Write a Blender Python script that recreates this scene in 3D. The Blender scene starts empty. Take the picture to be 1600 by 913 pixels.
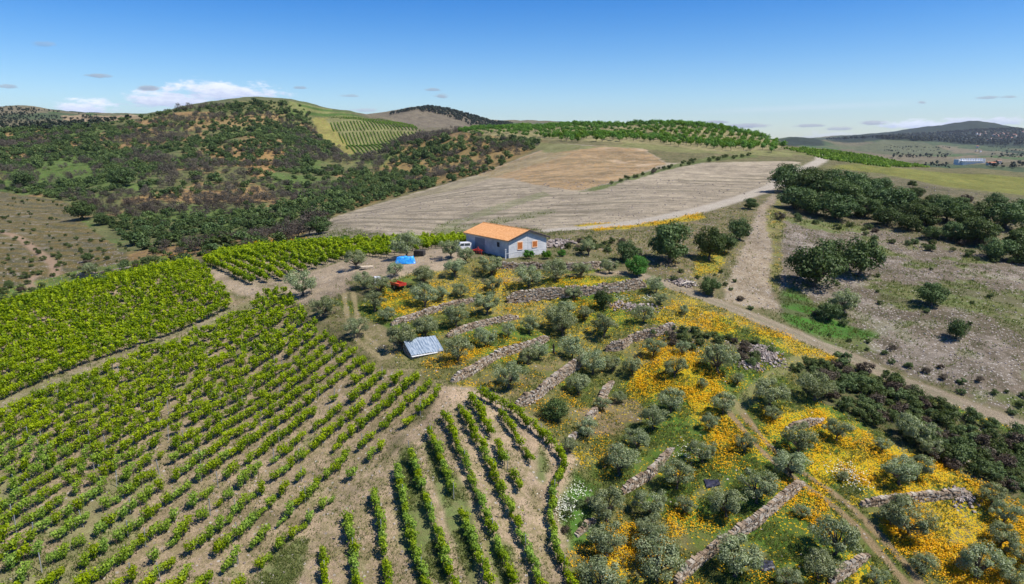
import bpy, math
import numpy as np
from math import radians as R
RNG = np.random.default_rng(7)
col = bpy.context.scene.collection
sc = bpy.context.scene

# ------------------------------------------------------------------ camera, sky, sun, exposure
F = 1067.0; CX = 800.0; CY = 456.5; PITCH = R(12.56); CZ = 20.0
cp, sp = math.cos(PITCH), math.sin(PITCH)
cam_d = bpy.data.cameras.new('camera'); cam = bpy.data.objects.new('camera', cam_d); col.objects.link(cam)
cam_d.sensor_width = 36; cam_d.lens = 36 * F / 1600; cam_d.clip_start = 0.5; cam_d.clip_end = 40000
cam.location = (0, 0, CZ); cam.rotation_euler = (R(90) - PITCH, 0, 0); sc.camera = cam

SUN_EL = 58.0; SUN_AZ = 110.0          # azimuth clockwise from +Y (away from camera)
sd_ = bpy.data.lights.new('sun', 'SUN'); sun = bpy.data.objects.new('sun', sd_); col.objects.link(sun)
sd_.energy = 5.0; sd_.angle = R(0.53); sd_.color = (1.0, 0.95, 0.87)
sun.rotation_euler = (R(90 - SUN_EL), 0, R(-SUN_AZ) + math.pi)
sun.location = (60, 20, 90)
w = bpy.data.worlds.new('World'); sc.world = w; w.use_nodes = True
sc.view_settings.view_transform = 'Standard'; sc.view_settings.look = 'None'
sc.view_settings.exposure = 0.36; sc.view_settings.gamma = 1.0
sc.view_settings.use_curve_mapping = False
sc.cycles.max_bounces = 6; sc.cycles.diffuse_bounces = 2; sc.cycles.transmission_bounces = 3
sc.cycles.volume_bounces = 0; sc.cycles.use_denoising = True

class N:      # tiny node helper
    def __init__(s, tree): s.t = tree
    def __call__(s, typ, ins=None, **props):
        n = s.t.nodes.new(typ)
        for k, v in props.items(): setattr(n, k, v)
        for k, v in (ins or {}).items():
            sock = n.inputs[k]
            if isinstance(v, bpy.types.NodeSocket): s.t.links.new(v, sock)
            else: sock.default_value = v
        return n
    def m(s, op, a, b=0.0, c=None, clamp=False):
        n = s('ShaderNodeMath', {0: a, 1: b}, operation=op, use_clamp=clamp)
        if c is not None:
            if isinstance(c, bpy.types.NodeSocket): s.t.links.new(c, n.inputs[2])
            else: n.inputs[2].default_value = c
        return n.outputs[0]
    def sm(s, v, a, b):
        n = s('ShaderNodeMapRange', {'Value': v, 'From Min': a, 'From Max': b}, interpolation_type='SMOOTHSTEP')
        return n.outputs[0]
    def mix(s, f, a, b, mode='MIX'):
        n = s('ShaderNodeMix', data_type='RGBA', blend_type=mode)
        for i, v in ((0, f), (6, a), (7, b)):
            if isinstance(v, bpy.types.NodeSocket): s.t.links.new(v, n.inputs[i])
            else: n.inputs[i].default_value = v if i == 0 or len(v) == 4 else (*v, 1)
        return n.outputs[2]
    def noise(s, vec, scale, detail=3, rough=0.55):
        return s('ShaderNodeTexNoise', {'Vector': vec, 'Scale': scale, 'Detail': detail, 'Roughness': rough}).outputs[0]

def build_world():
    t = w.node_tree; t.nodes.clear(); n = N(t)
    sky = n('ShaderNodeTexSky', sky_type='NISHITA', sun_disc=False, sun_elevation=R(SUN_EL),
            sun_rotation=R(SUN_AZ), altitude=600, air_density=1.0, dust_density=0.35, ozone_density=2.2)
    geo = n('ShaderNodeNewGeometry')
    d = n('ShaderNodeVectorMath', {0: geo.outputs['Incoming'], 1: (-1, -1, -1)}, operation='MULTIPLY').outputs[0]
    sep = n('ShaderNodeSeparateXYZ', {0: d})
    az = n.m('ARCTAN2', sep.outputs[0], sep.outputs[1]); el = n.m('ARCSINE', sep.outputs[2])
    # the deep blue of clear mountain air overhead, a pale band at the horizon
    hs = n('ShaderNodeHueSaturation', {'Hue': 0.5, 'Saturation': 1.25, 'Value': 1.0, 'Fac': 1.0, 'Color': sky.outputs[0]}).outputs[0]
    g = n.sm(el, -0.01, 0.27)
    tint = n.mix(g, (0.96, 1.08, 1.25), (0.05, 0.60, 1.12))
    hs = n.mix(1.0, hs, tint, 'MULTIPLY')
    v = n('ShaderNodeCombineXYZ', {0: n.m('MULTIPLY', az, 1.0), 1: n.m('MULTIPLY', el, 2.8), 2: 0.0}).outputs[0]
    nz = n.noise(v, 34, 5, 0.62); nz2 = n.noise(v, 70, 3, 0.6)
    nn = n.m('ADD', nz, n.m('MULTIPLY', nz2, 0.25))
    # px, py, half width, half height, brightness, opacity
    clouds = [(134, 167, 48, 16, 1.2, 1.0), (268, 155, 76, 18, 1.1, 1.), (352, 143, 95, 17, 1.1, 1.0), (233, 137, 17, 6, .55, .8),
              (150, 118, 17, 4, .5, .7), (64, 68, 22, 5, .5, .35), (10, 135, 18, 4, .5, .6), (467, 137, 12, 3, .5, .6),
              (688, 150, 15, 4, .5, .7), (678, 140, 11, 3, .5, .6), (548, 150, 14, 3, .5, .5), (565, 172, 22, 4, .7, .6),
              (1117, 190, 27, 3.6, .55, .9), (1165, 196, 32, 5, .6, .9), (1265, 196, 20, 3.5, .55, .8),
              (1315, 201, 22, 4, .6, .8), (1362, 192, 24, 4.5, .6, .85), (1440, 160, 7, 3, .5, .7),
              (1450, 194, 75, 9, 1.1, .95), (1540, 190, 90, 9, 1.0, .9), (1545, 152, 16, 3, .5, .6), (1580, 151, 20, 3, .5, .6), (1300, 212, 60, 8, .9, .5)]
    acc = hs
    for (x, y, wx, wy, b, op) in clouds:
        xc = (x - CX) / F; yc = -(y - CY) / F
        dx, dy, dz = xc, cp + yc * sp, -sp + yc * cp
        a0 = math.atan2(dx, dy); e0 = math.atan2(dz, math.hypot(dx, dy))
        s = 1.0 / math.sqrt(1 + xc * xc)
        ex = n.m('DIVIDE', n.m('SUBTRACT', az, a0), wx / F * s * s * 1.25)
        ey = n.m('DIVIDE', n.m('SUBTRACT', el, e0 - wy / F * .2), wy / F * s * 1.25)
        ey2 = n.m('MULTIPLY', ey, n.m('ADD', 1.0, n.m('MULTIPLY', n.m('LESS_THAN', ey, 0), .7)))
        rr = n.m('SQRT', n.m('ADD', n.m('MULTIPLY', ex, ex), n.m('MULTIPLY', ey2, ey2)))
        f = n.m('SUBTRACT', n.m('MULTIPLY_ADD', nn, 2.1, -.45), n.m('MULTIPLY', rr, 0.95))
        f = n.m('MULTIPLY', n.sm(f, -0.05, 0.5), op)
        lit = n.sm(n.m('ADD', n.m('MULTIPLY', ey, .5), n.m('MULTIPLY', nz2, .8)), -.1, .8)
        cshade = n.mix(lit, (3.6 * b, 4.4 * b, 6.6 * b, 1), (7.6 * b, 8.1 * b, 9.2 * b, 1))
        acc = n.mix(f, acc, cshade)
    # thin high streak on the right
    s1 = n.m('ABSOLUTE', n.m('SUBTRACT', el, n.m('ADD', 0.03, n.m('MULTIPLY', az, 0.028))))
    st = n.m('MULTIPLY', n.sm(s1, 0.006, 0.0), n.m('MULTIPLY', n.sm(az, 0.22, 0.35), n.sm(az, 0.56, 0.44)))
    acc = n.mix(n.m('MULTIPLY', st, 0.22), acc, (7, 7.6, 8.6, 1))
    bg = n('ShaderNodeBackground', {'Color': acc, 'Strength': 0.095})
    o = n('ShaderNodeOutputWorld', {0: bg.outputs[0]})
build_world()

# ------------------------------------------------------------------ projection helpers
def pdir(px, py):
    xc = (np.asarray(px, float) - CX) / F; yc = -(np.asarray(py, float) - CY) / F
    return xc, cp + yc * sp, -sp + yc * cp
def at(px, py, d):
    x, y, z = pdir(px, py); return np.array([x * d, y * d, CZ + z * d])
def project(x, y, z):
    x = np.asarray(x, float); zz = z - CZ
    d = y * cp - zz * sp; d = np.where(d < .1, .1, d)
    return CX + F * x / d, CY - F * (y * sp + zz * cp) / d, d

# ------------------------------------------------------------------ terrain: surveyed points
CPTS = [
 (0,913,50),(0,800,58),(0,700,67),(0,600,80),(0,490,105),(200,913,52),(200,750,63),(200,600,82),(200,500,103),(140,450,116),
 (400,913,53),(400,750,64),(400,600,82),(400,500,100),(370,455,110),(300,418,125),(600,913,54),(600,750,64),(600,620,76),
 (550,530,88),(500,470,100),(450,440,113),(400,400,132),(560,378,145),(700,913,54),(700,750,63.5),(700,610,75),
 (800,913,54.5),(800,750,64.5),(860,640,74),(960,913,57),(960,750,68),(960,640,80),(900,560,89),(850,500,98),(760,480,100),
 (650,480,99),(620,430,108),(720,430,108),(795,404,115),(860,392,121),(731,391,123),(800,385,126),(900,430,109),(1010,438,110),
 (1000,520,95),(1100,560,88),(1160,870,61),(1160,750,68),(1150,650,78),(1400,913,59),(1400,800,66),(1400,700,75),(1300,620,84),
 (1590,913,60),(1590,800,67),(1590,665,81),(1400,592,90),(1250,525,98),(1100,465,106),(1165,440,114),(1180,340,155),
 (1050,410,119),(950,390,125),(900,365,141),(1300,450,114),(1490,525,99),(1590,560,93),(1590,450,116),(1400,400,136),(1590,400,136),
 (1300,340,160),(1400,350,155),(1230,300,190),(1400,300,186),(1590,330,166),(1285,258,262),(1500,285,226),(1590,290,221),
 (1400,262,290),(1280,240,350),(1440,256,330),(1590,268,310),
 (700,378,150),(510,345,192),(900,355,151),(1200,290,215),(900,285,240),(870,228,330),(1040,255,282),(750,275,298),(600,330,205),
 (1060,200,420),(1200,226,372),(730,203,480),(800,195,540),(950,200,480),(1000,222,385),(870,215,400),
 (400,153,700),(300,166,680),(200,186,640),(450,158,700),(500,170,690),(560,183,680),(660,202,660),(0,205,600),(0,300,350),(100,250,470),
 (250,400,172),(300,385,182),(420,370,185),(100,440,165),(20,370,230),(10,470,150),(150,330,275),(300,330,265),(400,330,265),
 (250,250,420),(400,220,500),(400,280,340),(500,300,340),(560,235,590),(480,190,650),(620,262,450),(700,240,440),(830,226,415),(560,335,228),(480,365,195),
 (0,166,1300),(60,170,1300),(110,177,1350),(170,178,1700),(215,180,1700),
 (680,167,1700),(600,178,1700),(630,172,1700),(730,178,1700),(760,190,1750),(650,203,1250),(850,190,2400),(920,193,2600),
 (1350,268,900),(1590,262,1000),(1500,254,1230),(1380,240,2100),(1590,236,2500),(1500,238,2400),(1400,217,2900),(1300,223,3000),(1450,213,4000),
 (1488,209,4300),(1510,199,4400),(1548,195,4450),(1575,201,4450),(1222,221,2600),(1280,221,2600),(1530,192,4500),(1600,205,4600),(1250,210,2600),(1300,219,8000),(1350,218,9000),(1420,219,8000),
]
HID = [ # hidden or out-of-frame ground: pixel column, depth, height
 (0,128,-12),(250,146,-9),(-300,105,-8),(-300,60,-11),(-300,200,-14),(1900,60,-19),(1900,100,-13),(1900,170,-3),(1900,300,2),
 (0,30,-15),(400,30,-17),(800,30,-21),(1200,30,-24),(1600,30,-25),(800,14,-25),(0,14,-20),(1600,14,-28),
 (400,1000,5),(200,900,20),(560,1000,5),(660,1000,0),(30,800,22),(-300,800,30),(-300,1500,60),
 (1060,620,14),(800,800,8),(950,700,8),(1200,600,4),(1590,450,-12),(1400,450,-6),(1280,550,-2),(1590,700,-20),(1350,700,-18),(1200,1200,-25),
 (1900,700,-18),(1900,1500,-22),(1900,3000,0),(1900,4600,80),(0,3000,0),(400,3000,0),(800,4000,-10),(1100,4000,-20),(1590,6500,0),
 (0,11000,-40),(400,11000,-40),(800,11000,-40),(1200,11000,-20),(1330,12000,30),(1700,11000,-20),(-300,4000,0),(-300,11000,-40),
 (1250,3500,-20),(1530,7000,20),
]
def ctrl():
    A, L, T = [], [], []
    for (px, py, d) in CPTS:
        p = at(px, py, d); r = math.hypot(p[0], p[1])
        A.append(math.atan2(p[0], p[1])); L.append(math.log(r)); T.append((p[2] - CZ) / r)
    for (px, d, z) in HID:
        yd = d; x = (px - CX) / F * d; r = math.hypot(x, yd)
        A.append(math.atan2(x, yd)); L.append(math.log(r)); T.append((z - CZ) / r)
    return np.array(A), np.array(L), np.array(T)
cA, cL, cT = ctrl()
SA, SL, CC = 5.0, 4.0, 0.12
def phi(da, dl): return np.sqrt((da * SA) ** 2 + (dl * SL) ** 2 + CC * CC)
n_ = len(cA)
M_ = np.zeros((n_ + 3, n_ + 3))
M_[:n_, :n_] = phi(cA[:, None] - cA[None], cL[:, None] - cL[None])
M_[:n_, :n_] -= np.eye(n_) * 0.02
M_[:n_, n_] = 1; M_[:n_, n_ + 1] = cA; M_[:n_, n_ + 2] = cL
M_[n_:, :n_] = M_[:n_, n_:].T
W_ = np.linalg.solve(M_, np.concatenate([cT, [0, 0, 0]]))
def tan_el(a, l):
    out = np.full(a.shape, W_[n_]) + W_[n_ + 1] * a + W_[n_ + 2] * l
    for i in range(n_): out += W_[i] * phi(a - cA[i], l - cL[i])
    return out

AZ0, AZ1, NA = -1.02, 1.02, 1180
rs = [11.0]
while rs[-1] < 12500:
    r = rs[-1]; rs.append(r + min(max(5.9e-5 * r * r, 0.13), 0.0052 * r))
Rg = np.array(rs); NR = len(Rg)
Ag = np.linspace(AZ0, AZ1, NA); Lg = np.log(Rg)
# coarse evaluation, then smooth upsampling
ca = np.linspace(AZ0, AZ1, 330); cl = np.linspace(Lg[0], Lg[-1], 420)
CT = tan_el(*np.meshgrid(ca, cl, indexing='xy'))
def cubic_up(arr, x0, x1, xs, axis):
    n = arr.shape[axis]; u = np.clip((xs - x0) / (x1 - x0) * (n - 1), 0, n - 1 - 1e-6)
    i = np.floor(u).astype(int); f = u - i
    g = lambda k: np.take(arr, np.clip(i + k, 0, n - 1), axis=axis)
    sh = [1, 1]; sh[axis] = len(xs); f = f.reshape(sh)
    p0, p1, p2, p3 = g(-1), g(0), g(1), g(2)
    return p1 + .5 * f * (p2 - p0 + f * (2 * p0 - 5 * p1 + 4 * p2 - p3 + f * (3 * (p1 - p2) + p3 - p0)))
T = cubic_up(cubic_up(CT, Lg[0], Lg[-1], Lg, 0), AZ0, AZ1, Ag, 1).astype(np.float64)
GX = (Rg[:, None] * np.sin(Ag)[None]); GY = (Rg[:, None] * np.cos(Ag)[None])
Z = CZ + T * Rg[:, None]

def h2(ix, iy, s):
    h = (ix.astype(np.int64) * 374761393 + iy.astype(np.int64) * 668265263 + s * 974634777) & 0xffffffff
    h = ((h ^ (h >> 13)) * 1274126177) & 0xffffffff
    return ((h ^ (h >> 16)) & 0xffffff).astype(np.float32) / 16777215.0
def vn(x, y, s=0):
    xi = np.floor(x); yi = np.floor(y); fx = (x - xi).astype(np.float32); fy = (y - yi).astype(np.float32)
    fx = fx * fx * (3 - 2 * fx); fy = fy * fy * (3 - 2 * fy)
    xi = xi.astype(np.int64); yi = yi.astype(np.int64)
    a = h2(xi, yi, s); b = h2(xi + 1, yi, s); c = h2(xi, yi + 1, s); d = h2(xi + 1, yi + 1, s)
    return (a + (b - a) * fx) * (1 - fy) + (c + (d - c) * fx) * fy
def fbm(x, y, sc_, o=3, s=0):
    t = 0; a = .5; tot = 0
    for k in range(o):
        t = t + a * vn(x / sc_ + 17.3 * k, y / sc_ - 9.1 * k, s + k); tot += a; a *= .5; sc_ = sc_ / 2.03
    return t / tot
farw = np.clip((Rg - 170) / 300, 0, 1)[:, None]
Z += (fbm(GX, GY, 14, 3, 3) - .5) * .55 * (1 - farw) + (fbm(GX, GY, 62, 4, 5) - .5) * 13 * farw
farw2 = np.clip((Rg - 1800) / 1500, 0, 1)[:, None]
Z += (fbm(GX, GY, 300, 5, 8) - .5) * 26 * farw2
_vp = at(1532, 200, 4450); _dv = ((GX - _vp[0]) / 260) ** 2 + ((GY - _vp[1]) / 600) ** 2; Z += 17 * np.exp(-_dv)

def raycast(px, py, rmax=12400.):
    x, y, z = pdir(px, py); a = math.atan2(x, y); t = z / math.hypot(x, y)
    u = np.clip((a - AZ0) / (AZ1 - AZ0) * (NA - 1), 0, NA - 1.001); i = int(u); f = u - i
    zc = Z[:, i] * (1 - f) + Z[:, i + 1] * f
    tt = (zc - CZ) / Rg - t
    k = np.argmax(tt >= 0)
    if tt[k] < 0 or k == 0: r = rmax
    else:
        g = tt[k - 1] / (tt[k - 1] - tt[k]); r = Rg[k - 1] + (Rg[k] - Rg[k - 1]) * g
    r = min(r, rmax)
    return np.array([r * math.sin(a), r * math.cos(a)])
def height(x, y):
    x = np.asarray(x, float); y = np.asarray(y, float)
    r = np.clip(np.hypot(x, y), Rg[0], Rg[-1] - 1); a = np.arctan2(x, y)
    u = np.clip((a - AZ0) / (AZ1 - AZ0) * (NA - 1), 0, NA - 1.001); i = u.astype(int); f = u - i
    k = np.clip(np.searchsorted(Rg, r) - 1, 0, NR - 2); g = (r - Rg[k]) / (Rg[k + 1] - Rg[k])
    return (Z[k, i] * (1 - g) + Z[k + 1, i] * g) * (1 - f) + (Z[k, i + 1] * (1 - g) + Z[k + 1, i + 1] * g) * f
def wpoly(pts, closed=True, step=12, rmax=12400.):
    out = []; m = len(pts)
    for i in range(m if closed else m - 1):
        a = np.array(pts[i], float); b = np.array(pts[(i + 1) % m], float)
        k = max(1, int(np.hypot(*(b - a)) / step))
        for j in range(k): out.append(raycast(*(a + (b - a) * j / k), rmax))
    if not closed: out.append(raycast(*pts[-1], rmax))
    return np.array(out)
def pip(px, py, poly):
    px = np.asarray(px); inside = np.zeros(px.shape, bool); n = len(poly)
    for i in range(n):
        x1, y1 = poly[i]; x2, y2 = poly[(i + 1) % n]
        if y1 == y2: continue
        inside ^= ((y1 > py) != (y2 > py)) & (px < (x2 - x1) * (py - y1) / (y2 - y1) + x1)
    return inside
def resample(P, s):
    seg = np.hypot(*np.diff(P, axis=0).T); c = np.concatenate([[0], np.cumsum(seg)])
    t = np.arange(0, c[-1] + 1e-6, s); return np.stack([np.interp(t, c, P[:, 0]), np.interp(t, c, P[:, 1])], 1)

# ------------------------------------------------------------------ dry-stone terrace walls (base line in picture, height m, label)
WALLS = [
 ([(775,424),(830,423),(920,421),(968,417)], 1.25, 'low pinkish dry stone wall just below the grey barn'),
 ([(792,473),(865,465),(940,458),(1012,448)], 1.75, 'long pale dry stone terrace wall running left from the bend of the gravel track'),
 ([(612,509),(650,498),(690,484),(745,470)], .95, 'rough low stone wall below the yellow flowers and the red trailer'),
 ([(699,529),(727,517),(768,506),(811,497)], .95, 'crumbling stone wall running up right from the corrugated metal shed'),
 ([(707,598),(742,581),(778,558),(830,545),(857,531)], 1.15, 'curved brown stone wall just above the meeting of the vineyard tracks'),
 ([(806,637),(835,625),(870,598),(905,573),(912,560)], 1.5, 'tall grey stone wall rising from the top of the right vine rows'),
 ([(946,549),(972,545),(985,533),(1035,521),(1060,511)], 1.35, 'pale stone wall above the large orange flower meadow'),
 ([(936,630),(950,610),(959,596)], 1.2, 'short broken stone wall end between two olive trees above the orange flower patch'),
 ([(912,664),(925,650),(932,641)], .9, 'short ruined stone wall stub left of the reddish bare ground'),
 ([(884,705),(893,690),(902,679)], 1.1, 'small stone wall stub beside the rightmost vine row'),
 ([(972,773),(1017,745),(1055,697)], 1.05, 'straight pale stone wall with a broad lit face, left of a plastic sheet'),
 ([(1055,915),(1086,885),(1130,851),(1180,822),(1215,790),(1256,756)], 1.3, 'long tan and grey stone wall climbing from the bottom edge'),
 ([(1297,914),(1330,890),(1357,868)], 1.2, 'short grey stone wall at the bottom edge beside the rutted track'),
 ([(1229,672),(1258,666),(1288,659)], .9, 'little pale stone wall among the dense orange flowers'),
 ([(1346,791),(1390,785),(1433,781),(1475,777),(1517,772)], .95, 'dark brown stone wall across the yellow meadow at lower right'),
 ([(900,838),(915,826),(933,811)], .8, 'tumbled tan stone wall beside the tall grass right of the vine rows'),
 ([(120,434),(165,431),(215,421)], 1.3, 'old stone wall in the valley beside the lone green bush at left'),
]
WW = []
for pts, h, lab in WALLS:
    P = resample(wpoly(pts, False, 8, 400), .6)
    WW.append(P)
for P, (pts, h, lab) in zip(WW, WALLS):
    lo = P.min(0) - 8; hi = P.max(0) + 8
    rr = np.hypot(P[:, 0], P[:, 1]); k0, k1 = np.searchsorted(Rg, [rr.min() - 9, rr.max() + 9])
    aa = np.arctan2(P[:, 0], P[:, 1]); a0, a1 = np.searchsorted(Ag, [aa.min() - .15, aa.max() + .15])
    X = GX[k0:k1, a0:a1]; Y = GY[k0:k1, a0:a1]
    best = np.full(X.shape, 1e9); sg = np.zeros(X.shape); al = np.zeros(X.shape); m = len(P)
    for i in range(m - 1):
        ax, ay = P[i]; dx, dy = P[i + 1] - P[i]; L2 = dx * dx + dy * dy + 1e-9
        t = ((X - ax) * dx + (Y - ay) * dy) / L2; tc = np.clip(t, 0, 1)
        qx = X - ax - tc * dx; qy = Y - ay - tc * dy; dd = np.hypot(qx, qy)
        b = dd < best; best = np.where(b, dd, best)
        sg = np.where(b, np.sign(dx * qy - dy * qx), sg); al = np.where(b, (i + tc), al)
    edge = np.clip(np.minimum(al, m - 1 - al) * .6 / 2.0, 0, 1)      # fade over the last 2 m
    # polylines run left-to-right / near-to-far, so the uphill side is their left
    up = np.clip((sg * best + .15) / .3, 0, 1)
    Z[k0:k1, a0:a1] += h * .62 * edge * ((up) * np.exp(-(best / 5.0) ** 1.3) * .62 - (1 - up) * np.exp(-(best / 3.0) ** 1.3) * .38)

# level yard under the barn
BC = at(795, 404, 115)[:2]; BU = np.array([-.6, .8]); BV = np.array([.8, .6])
bz = float(at(795, 404, 115)[2])
bc = BC + BU * 6.5 + BV * 4.1
dB = np.hypot(GX - bc[0], GY - bc[1]); wb = np.clip((15 - dB) / 6, 0, 1); wb = wb * wb * (3 - 2 * wb)
Z = Z * (1 - wb) + bz * wb

# ------------------------------------------------------------------ ground zones
CS = 3
cX = GX[::CS, ::CS]; cY = GY[::CS, ::CS]
def sdist(P):
    """signed distance in metres (inside > 0), evaluated on the coarse grid and upsampled"""
    lo = P.min(0) - 14; hi = P.max(0) + 14
    sel = (cX > lo[0]) & (cX < hi[0]) & (cY > lo[1]) & (cY < hi[1])
    x = cX[sel].astype(np.float32); y = cY[sel].astype(np.float32); best = np.full(x.shape, 1e9, np.float32)
    m = len(P)
    for i in range(m):
        ax, ay = P[i]; dx, dy = P[(i + 1) % m] - P[i]; L2 = dx * dx + dy * dy + 1e-9
        t = np.clip(((x - ax) * dx + (y - ay) * dy) / L2, 0, 1)
        best = np.minimum(best, (x - ax - t * dx) ** 2 + (y - ay - t * dy) ** 2)
    s = np.where(pip(x, y, P), 1, -1) * np.sqrt(best)
    full = np.full(cX.shape, -14.0, np.float32); full[sel] = s
    ui = np.arange(NR) / CS; uj = np.arange(NA) / CS
    i = np.minimum(ui.astype(int), full.shape[0] - 2); fi = np.clip(ui - i, 0, 1)[:, None].astype(np.float32)
    j = np.minimum(uj.astype(int), full.shape[1] - 2); fj = np.clip(uj - j, 0, 1)[None].astype(np.float32)
    r0 = full[i] * (1 - fi) + full[i + 1] * fi
    return r0[:, j] * (1 - fj) + r0[:, j + 1] * fj
NZ1 = fbm(GX, GY, 3.0, 3, 21) - .5; NZ2 = fbm(GX, GY, 11., 3, 31) - .5; NZ3 = fbm(GX, GY, 45., 3, 41) - .5; NZ0 = fbm(GX, GY, .8, 2, 51) - .5
def sst(x, a, b):
    t = np.clip((x - a) / (b - a), 0, 1); return t * t * (3 - 2 * t)
colA = np.zeros((NR, NA, 3), np.float32); colB = np.zeros_like(colA); msk = np.zeros_like(colA)
def paint(m, a=None, b=None, fl=None, st=None, gr=None):
    m = m.astype(np.float32)[..., None]
    global colA, colB
    if a is not None: colA += (np.array(a, np.float32) - colA) * m
    if b is not None: colB += (np.array(b, np.float32) - colB) * m
    for k, v in ((0, fl), (1, st), (2, gr)):
        if v is not None: msk[..., k] += (v - msk[..., k]) * m[..., 0]
def zone(pts, a=None, b=None, fl=None, st=None, gr=None, soft=.6, rag=3.0, rmax=12400., op=1.0, mod=None):
    s = sdist(wpoly(pts, True, 14, rmax))
    m = sst(s + NZ1 * rag + NZ2 * rag * .8, -soft, soft) * op
    if mod is not None: m = m * mod
    paint(m, a, b, fl, st, gr)
    return m
paint(np.ones((NR, NA)), (.115, .115, .050), (.20, .160, .085), 0, .06, .5)
# far plain and hills: fields in greens and tans, dark woods
patch = fbm(GX, GY, 260, 2, 61); fw = sst(Rg, 650, 900)[:, None] * np.ones((1, NA))
paint(fw, (.055, .085, .04), (.085, .10, .05), 0, 0, 0)
paint(fw * sst(patch, .5, .56), (.16, .135, .085), (.11, .105, .055)); paint(fw * sst(patch, .34, .3), (.035, .05, .028), (.05, .065, .035))
cell = h2(np.floor(GX / 170 + NZ3 * .5), np.floor(GY / 330 + NZ3 * .5), 5)
paint(fw * (cell > .72) * .8 * sst(Rg, 3000, 2400)[:, None], (.06, .10, .035), (.07, .12, .04)); paint(fw * (cell < .2) * .7, (.19, .155, .10), (.15, .13, .08))
zone([(1290,219),(1380,212),(1450,211),(1490,209),(1512,200),(1530,194),(1550,197),(1600,204),(1640,206),(1640,226),(1560,228),(1500,226),(1470,222),(1400,217),(1320,224)], (.022,.034,.026), (.04,.05,.03), 0, 0, 0, soft=8, rag=30)
zone([(1218,222),(1250,211),(1285,220),(1290,228),(1230,228)], (.025,.035,.026), (.04,.05,.03), soft=8, rag=14)
zone([(1330,232),(1380,219),(1440,222),(1500,240),(1480,243),(1380,242)], (.075,.10,.045), (.13,.12,.07), soft=4, rag=6)
_wd = sst(Rg, 3300, 3500)[:, None] * sst(Ag, .42, .46)[None]; paint(_wd, (.022, .034, .026), (.04, .05, .03), 0, 0, 0)
# hills
OCH = (.27, .175, .065); OLV = (.085, .105, .035)
HILL = [(-60,175),(100,186),(200,188),(300,168),(400,156),(450,160),(560,186),(660,206),(730,206),(850,224),(750,270),(640,300),(520,335),(500,360),(480,375),(380,392),(250,412),(120,448),(0,485),(-60,505)]
zone(HILL, (.095, .115, .042), (.16, .145, .06), 0, .05, .3, rmax=760, soft=4)
hm = zone(HILL, OCH, (.20, .13, .07), 0, .05, .1, rmax=760, soft=6, mod=sst(NZ3 + NZ2 * .6, .02, .14))
zone(HILL, (.075, .13, .03), (.11, .13, .04), rmax=760, soft=6, mod=sst(-NZ3 + NZ2 * .5, .09, .2))
zone([(290,190),(370,180),(445,176),(440,192),(360,200),(290,206)], (.30, .21, .09), (.24, .16, .07), rmax=760, soft=4)
zone([(380,255),(420,230),(450,232),(430,270),(395,282)], (.34, .20, .075), (.24, .16, .07), rmax=760)
zone([(640,225),(720,215),(850,228),(760,268),(660,292),(560,325),(540,300),(600,260)], (.30, .19, .065), (.17, .13, .06), rmax=560, soft=4)
zone([(60,240),(150,225),(160,290),(60,300),(0,300),(0,270)], (.08, .145, .03), (.10, .12, .035), rmax=760, soft=5)
zone([(486,185),(520,183),(560,243),(540,240),(500,215)], (.22, .23, .055), (.25, .19, .07), rmax=760)
zone([(505,184),(560,182),(668,206),(600,232),(566,246)], (.20, .19, .085), (.16, .16, .06), rmax=760, rag=1, gr=0)
zone([(450,158),(500,168),(600,188),(560,186),(480,178),(455,172)], (.13, .17, .04), (.2, .17, .08), rmax=760, rag=1)
_rw = raycast(590, 186, 700.) - raycast(455, 160, 700.); _rw = _rw / np.hypot(*_rw)
zone([(445,140),(500,150),(640,190),(656,203),(560,187),(505,183),(486,183),(470,172)], (.05, .09, .02), (.08, .13, .03), rmax=760, rag=1, mod=sst(np.sin((GX * -_rw[1] + GY * _rw[0]) * 1.25), -.2, .5))
zone([(95,181),(215,180),(222,186),(150,190),(100,188)], (.27, .20, .12), (.22, .17, .1), rmax=2200)
zone([(560,180),(680,170),(760,190),(740,204),(660,206),(600,195)], (.165, .125, .095), (.13, .12, .07), rmax=2200, soft=8)
# valley at the left
zone([(0,300),(100,315),(130,350),(200,400),(230,420),(100,450),(0,455),(-60,470),(-60,300)], (.105, .092, .030), (.165, .11, .045), 0, .25, .45)
zone([(0,300),(90,315),(110,340),(60,360),(0,350)], (.17, .12, .06), (.10, .10, .04), mod=sst(np.sin(GY * 1.1 + NZ2 * 5), -.1, .3), op=.8, gr=.1)
zone([(0,300),(100,315),(130,350),(200,400),(230,420),(100,450),(0,455),(-60,470),(-60,300)], (.07, .06, .04), (.10, .09, .045), mod=sst(np.sin(GY * .9 + GX * .3 + NZ2 * 9) * .3 + NZ1 + NZ2, .06, .26), op=.9)
zone([(0,300),(100,315),(130,350),(200,400),(230,420),(100,450),(0,455),(-60,470),(-60,300)], (.28, .24, .18), (.2, .16, .1), st=.8, mod=sst(np.sin(GY * .9 + GX * .3 + NZ2 * 9) * .25 - NZ1 - NZ2, .22, .36), op=.7)
zone([(100,428),(200,408),(300,395),(300,410),(180,432),(90,455),(0,470),(0,455)], (.085, .15, .03), (.12, .14, .04), .05)
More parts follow.
